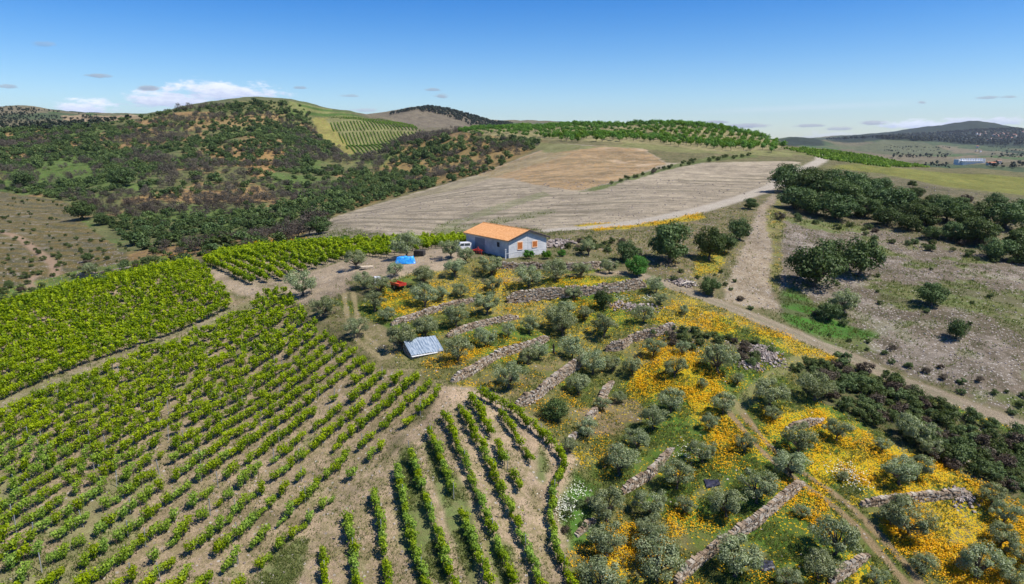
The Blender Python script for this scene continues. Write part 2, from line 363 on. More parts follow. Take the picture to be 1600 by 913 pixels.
# ploughed field
zone([(505,345),(600,316),(740,275),(870,225),(1000,230),(1045,255),(1245,252),(1250,262),(1215,285),(1210,300),(1100,328),(1000,347),(870,360),(740,352),(715,372),(640,374),(560,360)],
     (.375, .31, .215), (.30, .25, .17), 0, .3, 0, rag=2, rmax=420)
_w = GY * .93 + GX * .30; st_ = sst(fbm(GX * .12, _w, 2.6, 2, 6) + .5 * np.sin(_w * .95 + NZ3 * 3) * .5, .38, .8) * sst(NZ3 + NZ2, -.25, .15)
zone([(505,345),(600,316),(740,275),(900,290),(1200,272),(1212,300),(1100,328),(1000,347),(870,360),(740,352),(715,372),(640,374),(560,360)],
     (.15, .13, .085), (.20, .17, .115), st=.1, rmax=420, mod=st_, op=.95, rag=1)
zone([(505,345),(600,316),(740,275),(1000,262),(1235,256),(1212,300),(1100,328),(1000,347),(870,360),(740,352),(715,372),(640,374),(560,360)], (.24, .20, .14), (.20, .165, .115), rmax=420, mod=sst(fbm(GX * .10 + 3, _w, .9, 2, 9), .52, .62), op=.6, rag=1)
zone([(745,274),(870,226),(1000,230),(1042,255),(985,278),(905,298),(850,292),(800,280)], (.37, .235, .105), (.28, .205, .12), 0, .5, .1, rag=4, rmax=420)
zone([(745,274),(870,226),(1000,230),(1042,255),(985,278),(905,298),(850,292),(800,280)], (.22, .155, .075), (.19, .15, .08), rag=3, rmax=420, mod=sst(fbm(GX * .14 + 3, _w, 1.6, 3, 19), .5, .64), op=.7)
zone([(880,226),(1000,230),(1040,250),(1000,262),(900,240)], (.36, .30, .23), (.40, .26, .13), st=.55, rag=6, rmax=420, op=.6, mod=sst(NZ2, -.02, .08))
zone([(600,318),(750,274),(850,236),(900,240),(800,268),(700,300)], (.24, .20, .09), (.27, .23, .15), gr=.3, rmax=420, op=.6)
zone([(905,300),(985,276),(1050,258),(1110,246),(1180,241),(1188,245),(1115,252),(1050,264),(985,282),(930,299)], (.09, .13, .035), (.15, .15, .06), gr=.7, rmax=420)
zone([(690,362),(760,345),(870,325),(880,330),(770,352),(700,372)], (.16, .16, .08), (.2, .18, .11), gr=.5, op=.7, rag=5)
zone([(660,374),(700,345),(850,298),(860,304),(715,352),(680,376)], (.11, .14, .05), (.2, .18, .1), gr=.6, rag=4, op=.55)
zone([(860,240),(1000,222),(1230,238),(1240,246),(1120,240),(1050,238),(1000,232),(870,225),(720,212),(720,205)], (.22, .20, .09), (.15, .16, .055), gr=.4, rmax=420)
zone([(700,206),(800,192),(1060,196),(1180,210),(1230,232),(1130,238),(1000,224),(850,218)], (.20, .19, .075), (.27, .22, .12), rmax=560, gr=.3)
zone([(505,347),(640,374),(720,374),(735,383),(700,378),(560,378),(490,372),(470,370)], (.26, .215, .16), (.16, .14, .08), st=.2)
# right: grass crest and cleared stony slope
zone([(1290,262),(1380,248),(1440,256),(1600,268),(1700,275),(1700,310),(1600,305),(1480,292),(1380,272)], (.21, .185, .05), (.145, .165, .045), .02, .0, .7, rmax=340, soft=2)
zone([(1210,236),(1290,232),(1440,254),(1380,262),(1290,250)], (.13, .15, .05), (.2, .17, .08), rmax=400)
zone([(1215,262),(1290,258),(1400,275),(1500,298),(1600,310),(1700,320),(1700,420),(1600,415),(1500,392),(1390,365),(1280,345),(1210,335)], (.105, .10, .05), (.17, .135, .08), 0, .25, .3, rmax=260)
zone([(1205,340),(1280,345),(1390,362),(1500,392),(1700,425),(1700,720),(1600,655),(1500,618),(1400,582),(1310,545),(1250,515),(1215,490),(1210,420)],
     (.21, .165, .12), (.135, .11, .075), 0, .6, .2, rag=3)
zone([(1205,340),(1280,345),(1390,362),(1500,392),(1700,425),(1700,720),(1600,655),(1400,582),(1250,515),(1215,490),(1210,420)], (.11, .135, .045), (.15, .14, .06), st=.2, gr=.7, mod=sst(NZ2 + NZ3 * .6 + NZ1 * .6, .00, .10))
zone([(1205,340),(1280,345),(1390,362),(1500,392),(1700,425),(1700,720),(1600,655),(1400,582),(1250,515),(1215,490),(1210,420)], (.29, .245, .20), (.23, .185, .14), st=.95, mod=sst(-NZ2 + NZ1 * .5, .10, .19), op=.7)
zone([(1215,455),(1240,450),(1265,470),(1300,500),(1370,520),(1378,530),(1310,528),(1260,520),(1225,500)], (.055, .17, .022), (.07, .15, .03), 0, 0, 1.0, rag=1.5)
zone([(1128,470),(1150,400),(1180,330),(1210,300),(1222,330),(1210,400),(1205,440),(1225,490),(1180,480)], (.33, .27, .19), (.24, .185, .12), 0, .5, .05, rag=1.5)
zone([(1195,330),(1225,300),(1225,380),(1218,470),(1200,440),(1208,400)], (.17, .17, .05), (.22, .18, .08), .03, .1, .6, rag=2)
# slope between barn and upper road
zone([(860,362),(1000,350),(1100,330),(1190,305),(1165,380),(1130,430),(1120,470),(1050,440),(1010,425),(960,400),(860,385)], (.20, .15, .09), (.13, .125, .05), .02, .25, .35)
zone([(900,352),(1000,346),(1040,338),(1100,332),(1100,342),(1030,352),(930,362)], (.16, .19, .04), (.2, .18, .06), .75, 0, .5, rag=2)
zone([(1090,395),(1135,385),(1130,425),(1085,430)], (.17, .20, .04), (.2, .18, .06), .35, 0, .6, rag=2)
# olive terraces: grass, then dry patches
OLI = [(480,455),(560,470),(600,460),(540,440),(590,425),(640,420),(700,400),(780,412),(960,425),(1010,436),(1100,470),(1250,528),(1400,598),(1600,672),(1750,730),(1750,1100),(930,1100),(880,913),(855,800),(890,720),(800,640),(745,605),(700,610),(600,560),(520,500)]
zone(OLI, (.105, .145, .028), (.165, .150, .050), .04, .02, .9, rag=2, rmax=200)
zone(OLI, (.20, .155, .075), (.145, .145, .045), mod=sst(NZ2 + NZ3 * .5, .03, .12), gr=.5, op=.75, rmax=200)
zone(OLI, (.085, .165, .020), (.12, .17, .03), fl=.1, mod=sst(-NZ2 * 1.1 + NZ1 * .4, .05, .14), gr=1, op=.85, rmax=200)
FL = [([(560,455),(620,452),(650,460),(700,455),(740,462),(700,482),(640,492),(600,500),(575,480)], .75),
 ([(700,430),(760,440),(800,440),(745,468),(700,470),(690,450)], .5), ([(780,432),(850,440),(900,430),(980,430),(1000,437),(930,452),(850,460),(790,466)], .85),
 ([(790,486),(880,470),(960,470),(1010,470),(1000,490),(900,510),(850,500),(790,498)], .4), ([(820,505),(930,490),(1060,470),(1120,480),(1100,500),(1000,515),(900,540),(850,530)], .42),
 ([(1050,470),(1110,490),(1180,510),(1240,520),(1265,545),(1255,560),(1200,545),(1120,520),(1040,505),(1000,512)], .8),
 ([(1255,550),(1300,560),(1330,575),(1260,565)], .8),
 ([(975,600),(1010,560),(1060,545),(1110,590),(1150,620),(1180,660),(1170,700),(1130,680),(1080,650),(1030,630),(980,625)], .85),
 ([(1150,600),(1200,630),(1300,640),(1320,660),(1290,665),(1220,670),(1170,650)], .7),
 ([(1180,660),(1300,668),(1380,690),(1450,715),(1540,745),(1560,780),(1500,770),(1400,775),(1330,770),(1290,810),(1250,760),(1230,700)], .9),
 ([(1420,790),(1520,780),(1560,800),(1600,800),(1700,830),(1700,960),(1560,940),(1440,890),(1400,850),(1380,810)], .85),
 ([(920,700),(950,690),(940,715),(915,715)], .8), ([(1120,655),(1170,690),(1200,720),(1150,720),(1120,690)], .6),
 ([(820,455),(745,500),(700,500),(720,480)], .3), ([(690,545),(720,540),(735,560),(700,570)], .4),
 ([(720,600),(750,590),(760,605),(730,615)], .5), ([(930,860),(1000,820),(1040,850),(1000,900),(940,900)], .3), ([(1290,905),(1330,880),(1400,920),(1300,950)], .6),
 ([(340,395),(390,380),(480,372),(470,380),(380,395),(320,412)], .35), ([(510,480),(560,485),(540,510),(500,500)], .15), ([(1240,800),(1290,790),(1300,850),(1230,840)], .3)]
for pts, dn in FL: zone(pts, fl=dn * (.62 if np.mean([q[1] for q in pts]) < 520 else 1.), soft=1.2, rag=7, rmax=200)
zone([(930,610),(1000,620),(1020,660),(960,690),(900,690),(900,660)], (.25, .165, .105), (.19, .14, .07), gr=.3, st=.1, op=.8, rag=5)
zone([(1080,740),(1150,735),(1150,775),(1080,780)], (.27, .21, .13), (.17, .15, .06), gr=.3, op=.7, rag=4)
zone([(1165,850),(1230,840),(1220,900),(1150,913)], (.27, .21, .13), (.17, .15, .06), gr=.3, op=.7, rag=4)
zone([(870,770),(900,740),(930,760),(930,820),(880,860),(870,810)], (.065, .16, .02), (.09, .16, .03), 0, 0, 1.0)
zone([(660,525),(700,520),(700,560),(640,580),(610,560)], (.16, .16, .05), (.22, .18, .09), gr=.5, op=.6)
zone([(820,575),(870,545),(880,560),(800,620)], (.22, .155, .085), (.15, .14, .05), gr=.4, op=.7)
zone([(1000,505),(1060,512),(1190,535),(1215,560),(1180,575),(1120,555),(1040,540),(1010,530)], (.14, .11, .065), (.09, .11, .035), .05, .2, .4)
zone([(1240,570),(1330,568),(1430,612),(1520,652),(1600,685),(1700,720),(1700,830),(1600,790),(1480,730),(1400,690),(1310,645),(1250,610)], (.075, .095, .032), (.14, .115, .06), .0, .1, .5, rmax=200)
# bare yard, tracks and vineyard soils
zone([(300,420),(318,418),(345,425),(395,450),(440,445),(470,430),(545,405),(600,402),(650,392),(720,388),(735,400),(700,420),(650,425),(600,440),(540,440),(560,452),(520,470),(470,478),(440,465),(400,470),(370,460)],
     (.35, .27, .18), (.27, .215, .145), 0, .12, .02, rag=1.6)
zone([(470,478),(520,465),(600,500),(640,530),(620,570),(690,600),(760,612),(700,650),(560,560),(500,510)], (.25, .20, .115), (.17, .15, .06), 0, .08, .35, rag=3)
LB = [(-120,700),(-120,530),(0,492),(120,460),(250,422),(312,414),(350,450),(372,470),(440,455),(475,500),(560,560),(640,590),(690,615),(590,730),(450,860),(330,960),(200,1100),(-300,1100)]
zone(LB, (.34, .255, .165), (.22, .175, .095), 0, .12, .15, rag=1, rmax=140)
zone(LB, (.12, .155, .045), (.19, .17, .08), gr=.6, st=.02, mod=sst(NZ2 + NZ1 * .5, .09, .18), op=.6, rag=1, rmax=140)
RB = [(690,606),(760,606),(830,650),(900,720),(880,760),(870,830),(900,913),(930,1100),(200,1100),(330,960),(450,860),(590,730)]
zone(RB, (.40, .295, .195), (.30, .225, .145), 0, .15, .05, rag=1.5, rmax=140)
zone([(500,780),(590,720),(680,640),(730,635),(800,640),(900,913),(930,1100),(450,1100),(480,880)], (.34, .255, .17), (.21, .175, .085), st=.1, gr=.2, rag=3, op=.8, rmax=140)
zone([(395,913),(430,870),(480,845),(470,900),(440,960),(380,960)], (.09, .14, .03), (.15, .16, .06), gr=1, rag=2, op=.8)
GRA = (.095, .155, .030)
for pts in ([(622,640+40),(640,700),(700,913),(690,913),(636,860),(620,760)],[(668,690),(720,760),(745,850),(745,913),(735,913),(700,800)],[(650,850),(660,913),(652,913),(640,860)],[(790,860),(800,913),(780,913),(765,840)],[(560,830),(575,913),(570,913)],[(845,700),(862,730),(850,760),(835,740)]):
    zone(pts, GRA, (.15, .15, .06), gr=1, st=0, rag=1.6, soft=.4, op=.8, rmax=140)
zone([(-120,690),(0,640),(47,616),(144,573),(290,520),(372,482),(366,474),(290,511),(144,564),(47,608),(0,631),(-120,680)], (.26, .21, .14), (.17, .155, .075), gr=.3, rag=.6, soft=.3, rmax=140)
zone([(318,410),(480,382),(720,372),(726,384),(600,403),(540,405),(470,430),(440,446),(395,448),(343,422)], (.31, .245, .17), (.22, .18, .11), gr=.1, st=.05, rag=.6, rmax=200)
zone([(425,390),(470,376),(560,378),(540,386),(470,388)], (.33, .26, .16), (.24, .2, .1), rmax=230)

zone([(1205,340),(1280,345),(1390,362),(1500,392),(1700,425),(1700,720),(1600,655),(1400,582),(1250,515),(1215,490),(1210,420)], (.13, .10, .07), (.11, .095, .055), mod=sst(fbm((GX * .35 + GY * .9) , (GX * .9 - GY * .35) * .16, 2.4, 3, 14), .54, .66), op=.7)
_v = (1 + NZ1 * .55 + NZ2 * .5 + NZ0 * .3)[..., None].astype(np.float32); colA *= _v; colB *= _v
def track(pts, wd, a, b, soft=.35, rmax=420., ruts=False, rag=.6, st=.1, op=1.0):
    P = resample(wpoly(pts, False, 8, rmax), 1.5)
    for i in range(6): P[1:-1] = (P[:-2] + 2 * P[1:-1] + P[2:]) / 4
    best = np.full(GX.shape, 99., np.float32)
    for i in range(0, len(P) - 1):
        ax, ay = P[i]; dx, dy = P[i + 1] - P[i]; L2 = dx * dx + dy * dy + 1e-9
        mid = (P[i] + P[i + 1]) / 2; rm = math.hypot(*mid); am = math.atan2(*mid); w2 = wd + 3
        k0, k1 = np.searchsorted(Rg, [rm - w2, rm + w2]); a0, a1 = np.searchsorted(Ag, [am - w2 / rm, am + w2 / rm])
        x = GX[k0:k1, a0:a1]; y = GY[k0:k1, a0:a1]
        t = np.clip(((x - ax) * dx + (y - ay) * dy) / L2, 0, 1)
        best[k0:k1, a0:a1] = np.minimum(best[k0:k1, a0:a1], np.hypot(x - ax - t * dx, y - ay - t * dy))
    if ruts: m = sst(np.abs(best - wd * .3) + NZ0 * .3 + NZ1 * rag * .4, wd * .22, wd * .22 - soft)
    else: m = sst(best + NZ0 * .3 + NZ1 * rag, wd / 2 + soft, wd / 2 - soft)
    paint(m * op, a, b, 0, st, 0)
    return P
T1 = [(1760,740),(1600,668),(1500,631),(1400,592),(1310,551),(1250,526),(1180,496),(1100,465),(1045,446),(1018,434),(985,427),(940,427)]
track(T1, 2.9, (.30, .245, .17), (.25, .20, .135))
track([(1500,631),(1310,551),(1180,496),(1045,446)], .9, (.17, .165, .09), (.2, .17, .11), op=.6, soft=.3)
track([(860,360),(930,355),(1000,347),(1100,327),(1160,309),(1205,292),(1222,280),(1245,268),(1270,258),(1284,250),(1284,238)], 5.0, (.42, .37, .29), (.36, .31, .24), soft=1)
track([(612,364),(650,368),(690,372)], 2.5, (.36, .3, .22), (.3, .26, .2))
track([(-20,360),(15,366),(35,374),(55,392),(78,406),(86,418),(86,432)], 2.6, (.30, .21, .135), (.25, .175, .11), soft=.8)
track([(55,432),(42,440),(50,450)], 2.2, (.30, .21, .14), (.26, .19, .12), soft=.8)
track([(1140,630),(1160,660),(1185,690),(1225,735),(1290,765),(1330,800),(1375,850),(1410,890),(1440,930)], 2.4, (.26, .19, .105), (.22, .16, .08), ruts=True, soft=.3, rmax=200)
track([(545,460),(549,490),(560,530),(610,560)], 2.2, (.27, .22, .12), (.22, .18, .09), ruts=True, soft=.3)
track([(1150,640),(1200,590),(1255,556),(1290,556)], 1.6, (.22, .21, .08), (.25, .22, .10), rmax=200, op=.7)
track([(760,440),(860,432),(960,427),(1010,430)], 1.6, (.33, .24, .14), (.28, .21, .12), op=.6)

# ------------------------------------------------------------------ materials
def new_mat(name):
    m = bpy.data.materials.new(name); m.use_nodes = True; m.node_tree.nodes.clear(); return m, N(m.node_tree)
def ground_mat():
    m, n = new_mat('ground_soil_grass')
    A = n('ShaderNodeAttribute', attribute_name='colA').outputs['Color']
    B = n('ShaderNodeAttribute', attribute_name='colB').outputs['Color']
    ms = n('ShaderNodeSeparateXYZ', {0: n('ShaderNodeAttribute', attribute_name='msk').outputs['Vector']})
    p = n('ShaderNodeNewGeometry').outputs['Position']
    n1 = n.noise(p, .55, 4, .6); n2 = n.noise(p, 2.6, 4, .65); n3 = n.noise(p, 9.0, 3, .7)
    f = n.sm(n.m('ADD', n.m('MULTIPLY', n1, .5), n.m('MULTIPLY', n2, .5)), .42, .58)
    c = n.mix(f, A, B)
    # tufts of grass
    gf = n.m('MULTIPLY', n.sm(n.m('ADD', n3, n.m('MULTIPLY', n2, .5)), .70, .86), n.m('MULTIPLY', ms.outputs[2], .55))
    c = n.mix(gf, c, n.mix(n1, (.045, .075, .018), (.10, .13, .035)))
    v = n.sm(n3, .3, .7)
    c = n.mix(1.0, c, n('ShaderNodeCombineColor', {0: n.m('MULTIPLY_ADD', v, .58, .70), 1: n.m('MULTIPLY_ADD', v, .58, .70), 2: n.m('MULTIPLY_ADD', v, .58, .70)}).outputs[0], 'MULTIPLY')
    # stones
    vo = n('ShaderNodeTexVoronoi', {'Vector': p, 'Scale': 3.4, 'Randomness': 1.0})
    cs = n('ShaderNodeSeparateColor', {0: vo.outputs['Color']})
    sf = n.m('MULTIPLY', n.m('LESS_THAN', cs.outputs[0], n.m('MULTIPLY', ms.outputs[1], .38)), n.m('LESS_THAN', vo.outputs['Distance'], .42))
    c = n.mix(sf, c, n.mix(cs.outputs[1], (.26, .22, .18), (.46, .42, .37)))
    # flowers: drifts of small yellow heads
    fd = ms.outputs[0]
    vf = n('ShaderNodeTexVoronoi', {'Vector': p, 'Scale': 6.5, 'Randomness': 1.0})
    cf = n('ShaderNodeSeparateColor', {0: vf.outputs['Color']})
    thr = n.m('ADD', n.m('MULTIPLY', fd, 1.25), n.m('MULTIPLY', n.m('SUBTRACT', n.m('ADD', n1, n2), 1.0), n.m('MULTIPLY', fd, 3.6)))
    ff = n.m('MULTIPLY', n.m('LESS_THAN', cf.outputs[0], thr), n.m('LESS_THAN', vf.outputs['Distance'], .62))
    c = n.mix(n.m('MULTIPLY', ff, .8), c, n.mix(cf.outputs[1], (.58, .31, .004), (.62, .46, .012)))
    bump = n('ShaderNodeBump', {'Strength': .8, 'Distance': .16, 'Height': n.m('ADD', n3, n.m('MULTIPLY', n2, 2.0))})
    b = n('ShaderNodeBsdfPrincipled', {'Base Color': c, 'Roughness': .95, 'Normal': bump.outputs[0], 'Specular IOR Level': .1})
    n('ShaderNodeOutputMaterial', {0: b.outputs[0]})
    return m
def leaf_mat(name, dark, light, tr=.25, objvar=.25, rough=.6, spec=.25):
    m, n = new_mat(name)
    r = n('ShaderNodeAttribute', attribute_name='rnd').outputs['Fac']
    o = n('ShaderNodeObjectInfo').outputs['Random']
    c = n.mix(r, dark, light)
    hs = n('ShaderNodeHueSaturation', {'Hue': n.m('MULTIPLY_ADD', o, .03, .485), 'Saturation': n.m('MULTIPLY_ADD', o, -.2, 1.1), 'Value': n.m('MULTIPLY_ADD', o, objvar, 1 - objvar / 2), 'Fac': 1.0, 'Color': c}).outputs[0]
    b = n('ShaderNodeBsdfPrincipled', {'Base Color': hs, 'Roughness': rough, 'Specular IOR Level': spec})
    t = n('ShaderNodeBsdfTranslucent', {'Color': n.mix(1.0, hs, (1.25, 1.35, .6), 'MULTIPLY')})
    mx = n('ShaderNodeMixShader', {0: tr, 1: b.outputs[0], 2: t.outputs[0]})
    n('ShaderNodeOutputMaterial', {0: mx.outputs[0]})
    return m
def plain_mat(name, a, b=None, scale=3., rough=.8, metal=0., spec=.3, bump=.0, detail=4, stretch=None, lo=.4, hi=.6):
    m, n = new_mat(name)
    p = n('ShaderNodeTexCoord').outputs['Object']
    if stretch: p = n('ShaderNodeVectorMath', {0: p, 1: stretch}, operation='MULTIPLY').outputs[0]
    nz = n.noise(p, scale, detail, .6)
    c = n.mix(n.sm(nz, lo, hi), a, b or a)
    bb = n('ShaderNodeBsdfPrincipled', {'Base Color': c, 'Roughness': rough, 'Metallic': metal, 'Specular IOR Level': spec})
    if bump:
        bu = n('ShaderNodeBump', {'Strength': .6, 'Distance': bump, 'Height': nz}); m.node_tree.links.new(bu.outputs[0], bb.inputs['Normal'])
    n('ShaderNodeOutputMaterial', {0: bb.outputs[0]})
    return m
def rnd_mat(name, cols, rough=.9, nscale=4.):
    m, n = new_mat(name)
    r = n('ShaderNodeAttribute', attribute_name='rnd').outputs['Fac']
    ra = n('ShaderNodeValToRGB', {0: r}); el = ra.color_ramp.elements
    while len(el) < len(cols): el.new(.5)
    for i, c in enumerate(cols): el[i].position = i / (len(cols) - 1); el[i].color = (*c, 1)
    nz = n.noise(n('ShaderNodeTexCoord').outputs['Object'], nscale, 4, .65)
    c = n.mix(n.sm(nz, .35, .7), ra.outputs[0], n.mix(1., ra.outputs[0], (.62, .62, .6), 'MULTIPLY'))
    bb = n('ShaderNodeBsdfPrincipled', {'Base Color': c, 'Roughness': rough, 'Specular IOR Level': .15})
    n('ShaderNodeOutputMaterial', {0: bb.outputs[0]}); return m
M = dict(
 ground=ground_mat(),
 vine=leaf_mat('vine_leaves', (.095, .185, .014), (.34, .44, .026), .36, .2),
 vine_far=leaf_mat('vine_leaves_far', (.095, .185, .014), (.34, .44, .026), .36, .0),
 olive=leaf_mat('olive_leaves', (.13, .17, .075), (.37, .41, .22), .27, .4, .5, .4),
 oak=leaf_mat('oak_leaves', (.030, .06, .016), (.11, .16, .042), .18, .6),
 fresh=leaf_mat('fresh_leaves', (.045, .14, .015), (.11, .27, .03), .3, .2),
 shrub=leaf_mat('shrub_leaves', (.05, .08, .022), (.14, .185, .055), .2, .5),
 brown=leaf_mat('dry_shrub_leaves', (.06, .045, .032), (.13, .10, .065), .1, .4),
 burnt=leaf_mat('burnt_twigs', (.038, .030, .024), (.12, .095, .068), .08, .5),
 scrub=leaf_mat('scrub_leaves', (.028, .06, .016), (.145, .205, .055), .18, .0),
 orchard=leaf_mat('orchard_leaves', (.05, .13, .012), (.16, .30, .03), .3, .2),
 conifer=leaf_mat('conifer_needles', (.015, .025, .015), (.04, .055, .03), .05, .2),
 bark=plain_mat('olive_bark', (.12, .095, .07), (.055, .045, .038), 6),
 vwood=plain_mat('vine_wood', (.10, .07, .045), (.05, .035, .025), 9),
 stone=rnd_mat('dry_stone', [(.15, .105, .07), (.27, .20, .14), (.40, .30, .205), (.34, .295, .245), (.52, .455, .365)]),
 rubble=rnd_mat('rubble_stone', [(.2, .16, .14), (.34, .28, .24), (.46, .40, .36)]),
 grass=leaf_mat('grass_blades', (.075, .115, .02), (.22, .23, .06), .3, .0),
 flower=leaf_mat('yellow_flowers', (.68, .34, .003), (.74, .48, .010), .2, .0),
 wflower=plain_mat('white_flowers', (.62, .62, .5)),
 post=plain_mat('post_metal', (.36, .37, .37), (.26, .25, .24), 5, .6, .2),
)

# ------------------------------------------------------------------ mesh helpers (everything is a soup of quads)
def quads_obj(name, Q, mat, parent=None, rnd=None, mi=None, loc=None):
    return link_mesh(name, quads_mesh(name, Q, mat, rnd, mi), parent, loc)
def quads_mesh(name, Q, mat, rnd=None, mi=None):
    Q = np.ascontiguousarray(Q, np.float32); k = len(Q)
    me = bpy.data.meshes.new(name); me.vertices.add(4 * k); me.loops.add(4 * k); me.polygons.add(k)
    me.vertices.foreach_set('co', Q.reshape(-1)); me.loops.foreach_set('vertex_index', np.arange(4 * k, dtype=np.int32))
    me.polygons.foreach_set('loop_start', np.arange(0, 4 * k, 4, dtype=np.int32))
    for x in (mat if isinstance(mat, (list, tuple)) else [mat]): me.materials.append(x)
    if mi is not None: me.polygons.foreach_set('material_index', np.asarray(mi, np.int32))
    if rnd is not None:
        at_ = me.attributes.new('rnd', 'FLOAT', 'FACE'); at_.data.foreach_set('value', np.asarray(rnd, np.float32))
    me.update(calc_edges=True)
    return me
def link_mesh(name, me, parent=None, loc=None):
    o = bpy.data.objects.new(name, me); col.objects.link(o)
    if parent is not None: o.parent = parent
    if loc is not None: o.location = loc
    return o
def tag(o, label=None, cat=None, group=None, kind=None):
    if label: o['label'] = label
    if cat: o['category'] = cat
    if group: o['group'] = group
    if kind: o['kind'] = kind
    return o
def empty(name, loc, rz=0., label=None, cat=None, group=None, s=1.0):
    o = bpy.data.objects.new(name, None); col.objects.link(o); o.empty_display_size = .2
    o.location = loc; o.rotation_euler = (0, 0, rz)
    o.scale = (s, s, s) if np.isscalar(s) else s
    return tag(o, label, cat, group)
def unit(v): return v / (np.linalg.norm(v, axis=-1, keepdims=True) + 1e-9)
def leaf_quads(rng, pos, nrm, size, asp=.6):
    k = len(pos); t = unit(np.cross(nrm, rng.normal(size=(k, 3)))); b = np.cross(nrm, t)
    s = (size * rng.uniform(.6, 1.35, k))[:, None]
    c = nrm * s * .18
    return np.stack([pos - t * s * .5, pos - b * s * .5 * asp + c, pos + t * s * .5, pos + b * s * .5 * asp + c], 1)
def crown(rng, n, R3, cz, ncl, cr, leaf, asp=.6, flat=.0, gap=0.0):
    """foliage: clumps scattered through an ellipsoid, leaf sprays over every clump"""
    d = unit(rng.normal(size=(ncl, 3))); rad = rng.uniform(.25, 1, ncl)[:, None] ** .45
    c = d * rad * (1 - cr * .5); c[:, 2] = np.where(c[:, 2] < 0, c[:, 2] * (1 - flat), c[:, 2])
    c = c * R3 + [0, 0, cz]
    crs = cr * min(R3) * rng.uniform(.65, 1.35, ncl)
    i = rng.integers(0, ncl, n); dd = unit(rng.normal(size=(n, 3)))
    pos = c[i] + dd * (crs[i] * rng.uniform(.25, 1, n) ** .5)[:, None] * [1, 1, .8]
    nr = unit(dd + rng.normal(size=(n, 3)) * .42 + [0, 0, .3])
    q = leaf_quads(rng, pos, nr, leaf, asp)
    rnd = np.clip(rng.uniform(0, 1, ncl)[i] * .45 + rng.uniform(0, .55, n), 0, 1)
    return q, rnd, c
def tube(pts, rad, k=6):
    pts = np.array(pts, float); out = []
    ring = []
    for i, p in enumerate(pts):
        d = pts[min(i + 1, len(pts) - 1)] - pts[max(i - 1, 0)]; d = d / (np.linalg.norm(d) + 1e-9)
        a = np.cross(d, [.3, .9, .1]); a /= np.linalg.norm(a); b = np.cross(d, a)
        th = np.arange(k) * 2 * math.pi / k
        ring.append(p + (np.cos(th)[:, None] * a + np.sin(th)[:, None] * b) * rad[i])
    for i in range(len(pts) - 1):
        for j in range(k): out.append([ring[i][j], ring[i][(j + 1) % k], ring[i + 1][(j + 1) % k], ring[i + 1][j]])
    for rg_, sgn in ((ring[0], 1), (ring[-1], -1)):      # caps
        c = rg_.mean(0)
        for j in range(0, k, 2): out.append([c, rg_[j], rg_[(j + 1) % k], rg_[(j + 2) % k]])
    return np.array(out)
def box(c, s, rz=0., taper=1.0):
    x, y, z = np.array(s) / 2.; v = []
    for sz in (-1, 1):
        t = taper if sz > 0 else 1
        for sx, sy in ((-1, -1), (1, -1), (1, 1), (-1, 1)): v.append([sx * x * t, sy * y * t, sz * z])
    v = np.array(v); ca_, sa_ = math.cos(rz), math.sin(rz)
    v = v @ np.array([[ca_, sa_, 0], [-sa_, ca_, 0], [0, 0, 1]]) + np.array(c)
    f = [(3, 2, 1, 0), (4, 5, 6, 7), (0, 1, 5, 4), (1, 2, 6, 5), (2, 3, 7, 6), (3, 0, 4, 7)]
    return v[np.array(f)]
def trunk(rng, h, r, cl, nb=5, bend=.12):
    base = np.array([0, 0, -.25]); top = np.array([rng.uniform(-bend, bend) * h, rng.uniform(-bend, bend) * h, h])
    mid = (base + top) / 2 + rng.normal(size=3) * [.06, .06, 0] * h
    out = [tube([base, [0, 0, .05], mid, top], [r * 1.5, r * 1.15, r * .85, r * .7])]
    for j in rng.choice(len(cl), min(nb, len(cl)), replace=False):
        e = cl[j]; m = (top + e) / 2 + rng.normal(size=3) * .08 * h
        out.append(tube([top - [0, 0, .05], m, e], [r * .6, r * .38, r * .15], 5))
    return np.concatenate(out)
def tile(protos, pid, loc, rz, scl):
    """instances of quad soups merged into one array"""
    Qs, Rs, Ms = [], [], []
    scl = np.asarray(scl, float)
    if scl.ndim == 1: scl = np.repeat(scl[:, None], 3, 1)
    for k, (q, r) in enumerate(protos):
        idx = np.where(pid == k)[0]
        if not len(idx): continue
        c, s = np.cos(rz[idx]), np.sin(rz[idx])
        v = q[None] * scl[idx][:, None, None, :]
        x = v[..., 0] * c[:, None, None] - v[..., 1] * s[:, None, None]; y = v[..., 0] * s[:, None, None] + v[..., 1] * c[:, None, None]
        o = np.stack([x, y, v[..., 2]], -1) + loc[idx][:, None, None, :]
        tint = RNG.uniform(-.3, .3, len(idx))[:, None]
        Qs.append(o.reshape(-1, 4, 3).astype(np.float32)); Rs.append(np.clip(r[None] + tint, 0, 1).reshape(-1))
        Ms.append(np.full(len(idx) * len(q), k, np.int32))
    return np.concatenate(Qs), np.concatenate(Rs), np.concatenate(Ms)
ORD = ['first', 'second', 'third', 'fourth', 'fifth', 'sixth', 'seventh', 'eighth', 'ninth', 'tenth', 'eleventh', 'twelfth', 'thirteenth', 'fourteenth', 'fifteenth', 'sixteenth', 'seventeenth', 'eighteenth', 'nineteenth', 'twentieth']
_o9 = ORD[:9]
for _a, _b in (('twenty', 'thirtieth'), ('thirty', 'fortieth'), ('forty', 'fiftieth'), ('fifty', 'sixtieth'), ('sixty', 'seventieth'), ('seventy', 'eightieth'), ('eighty', 'ninetieth'), ('ninety', 'hundredth')): ORD += [_a + o for o in _o9] + [_b]
def visible(x, y, top=1.5):
    px, py, d = project(x, y, height(x, y) + top); 
    return float(np.hypot(*raycast(float(px), float(py)))) >= math.hypot(x, y) - 3

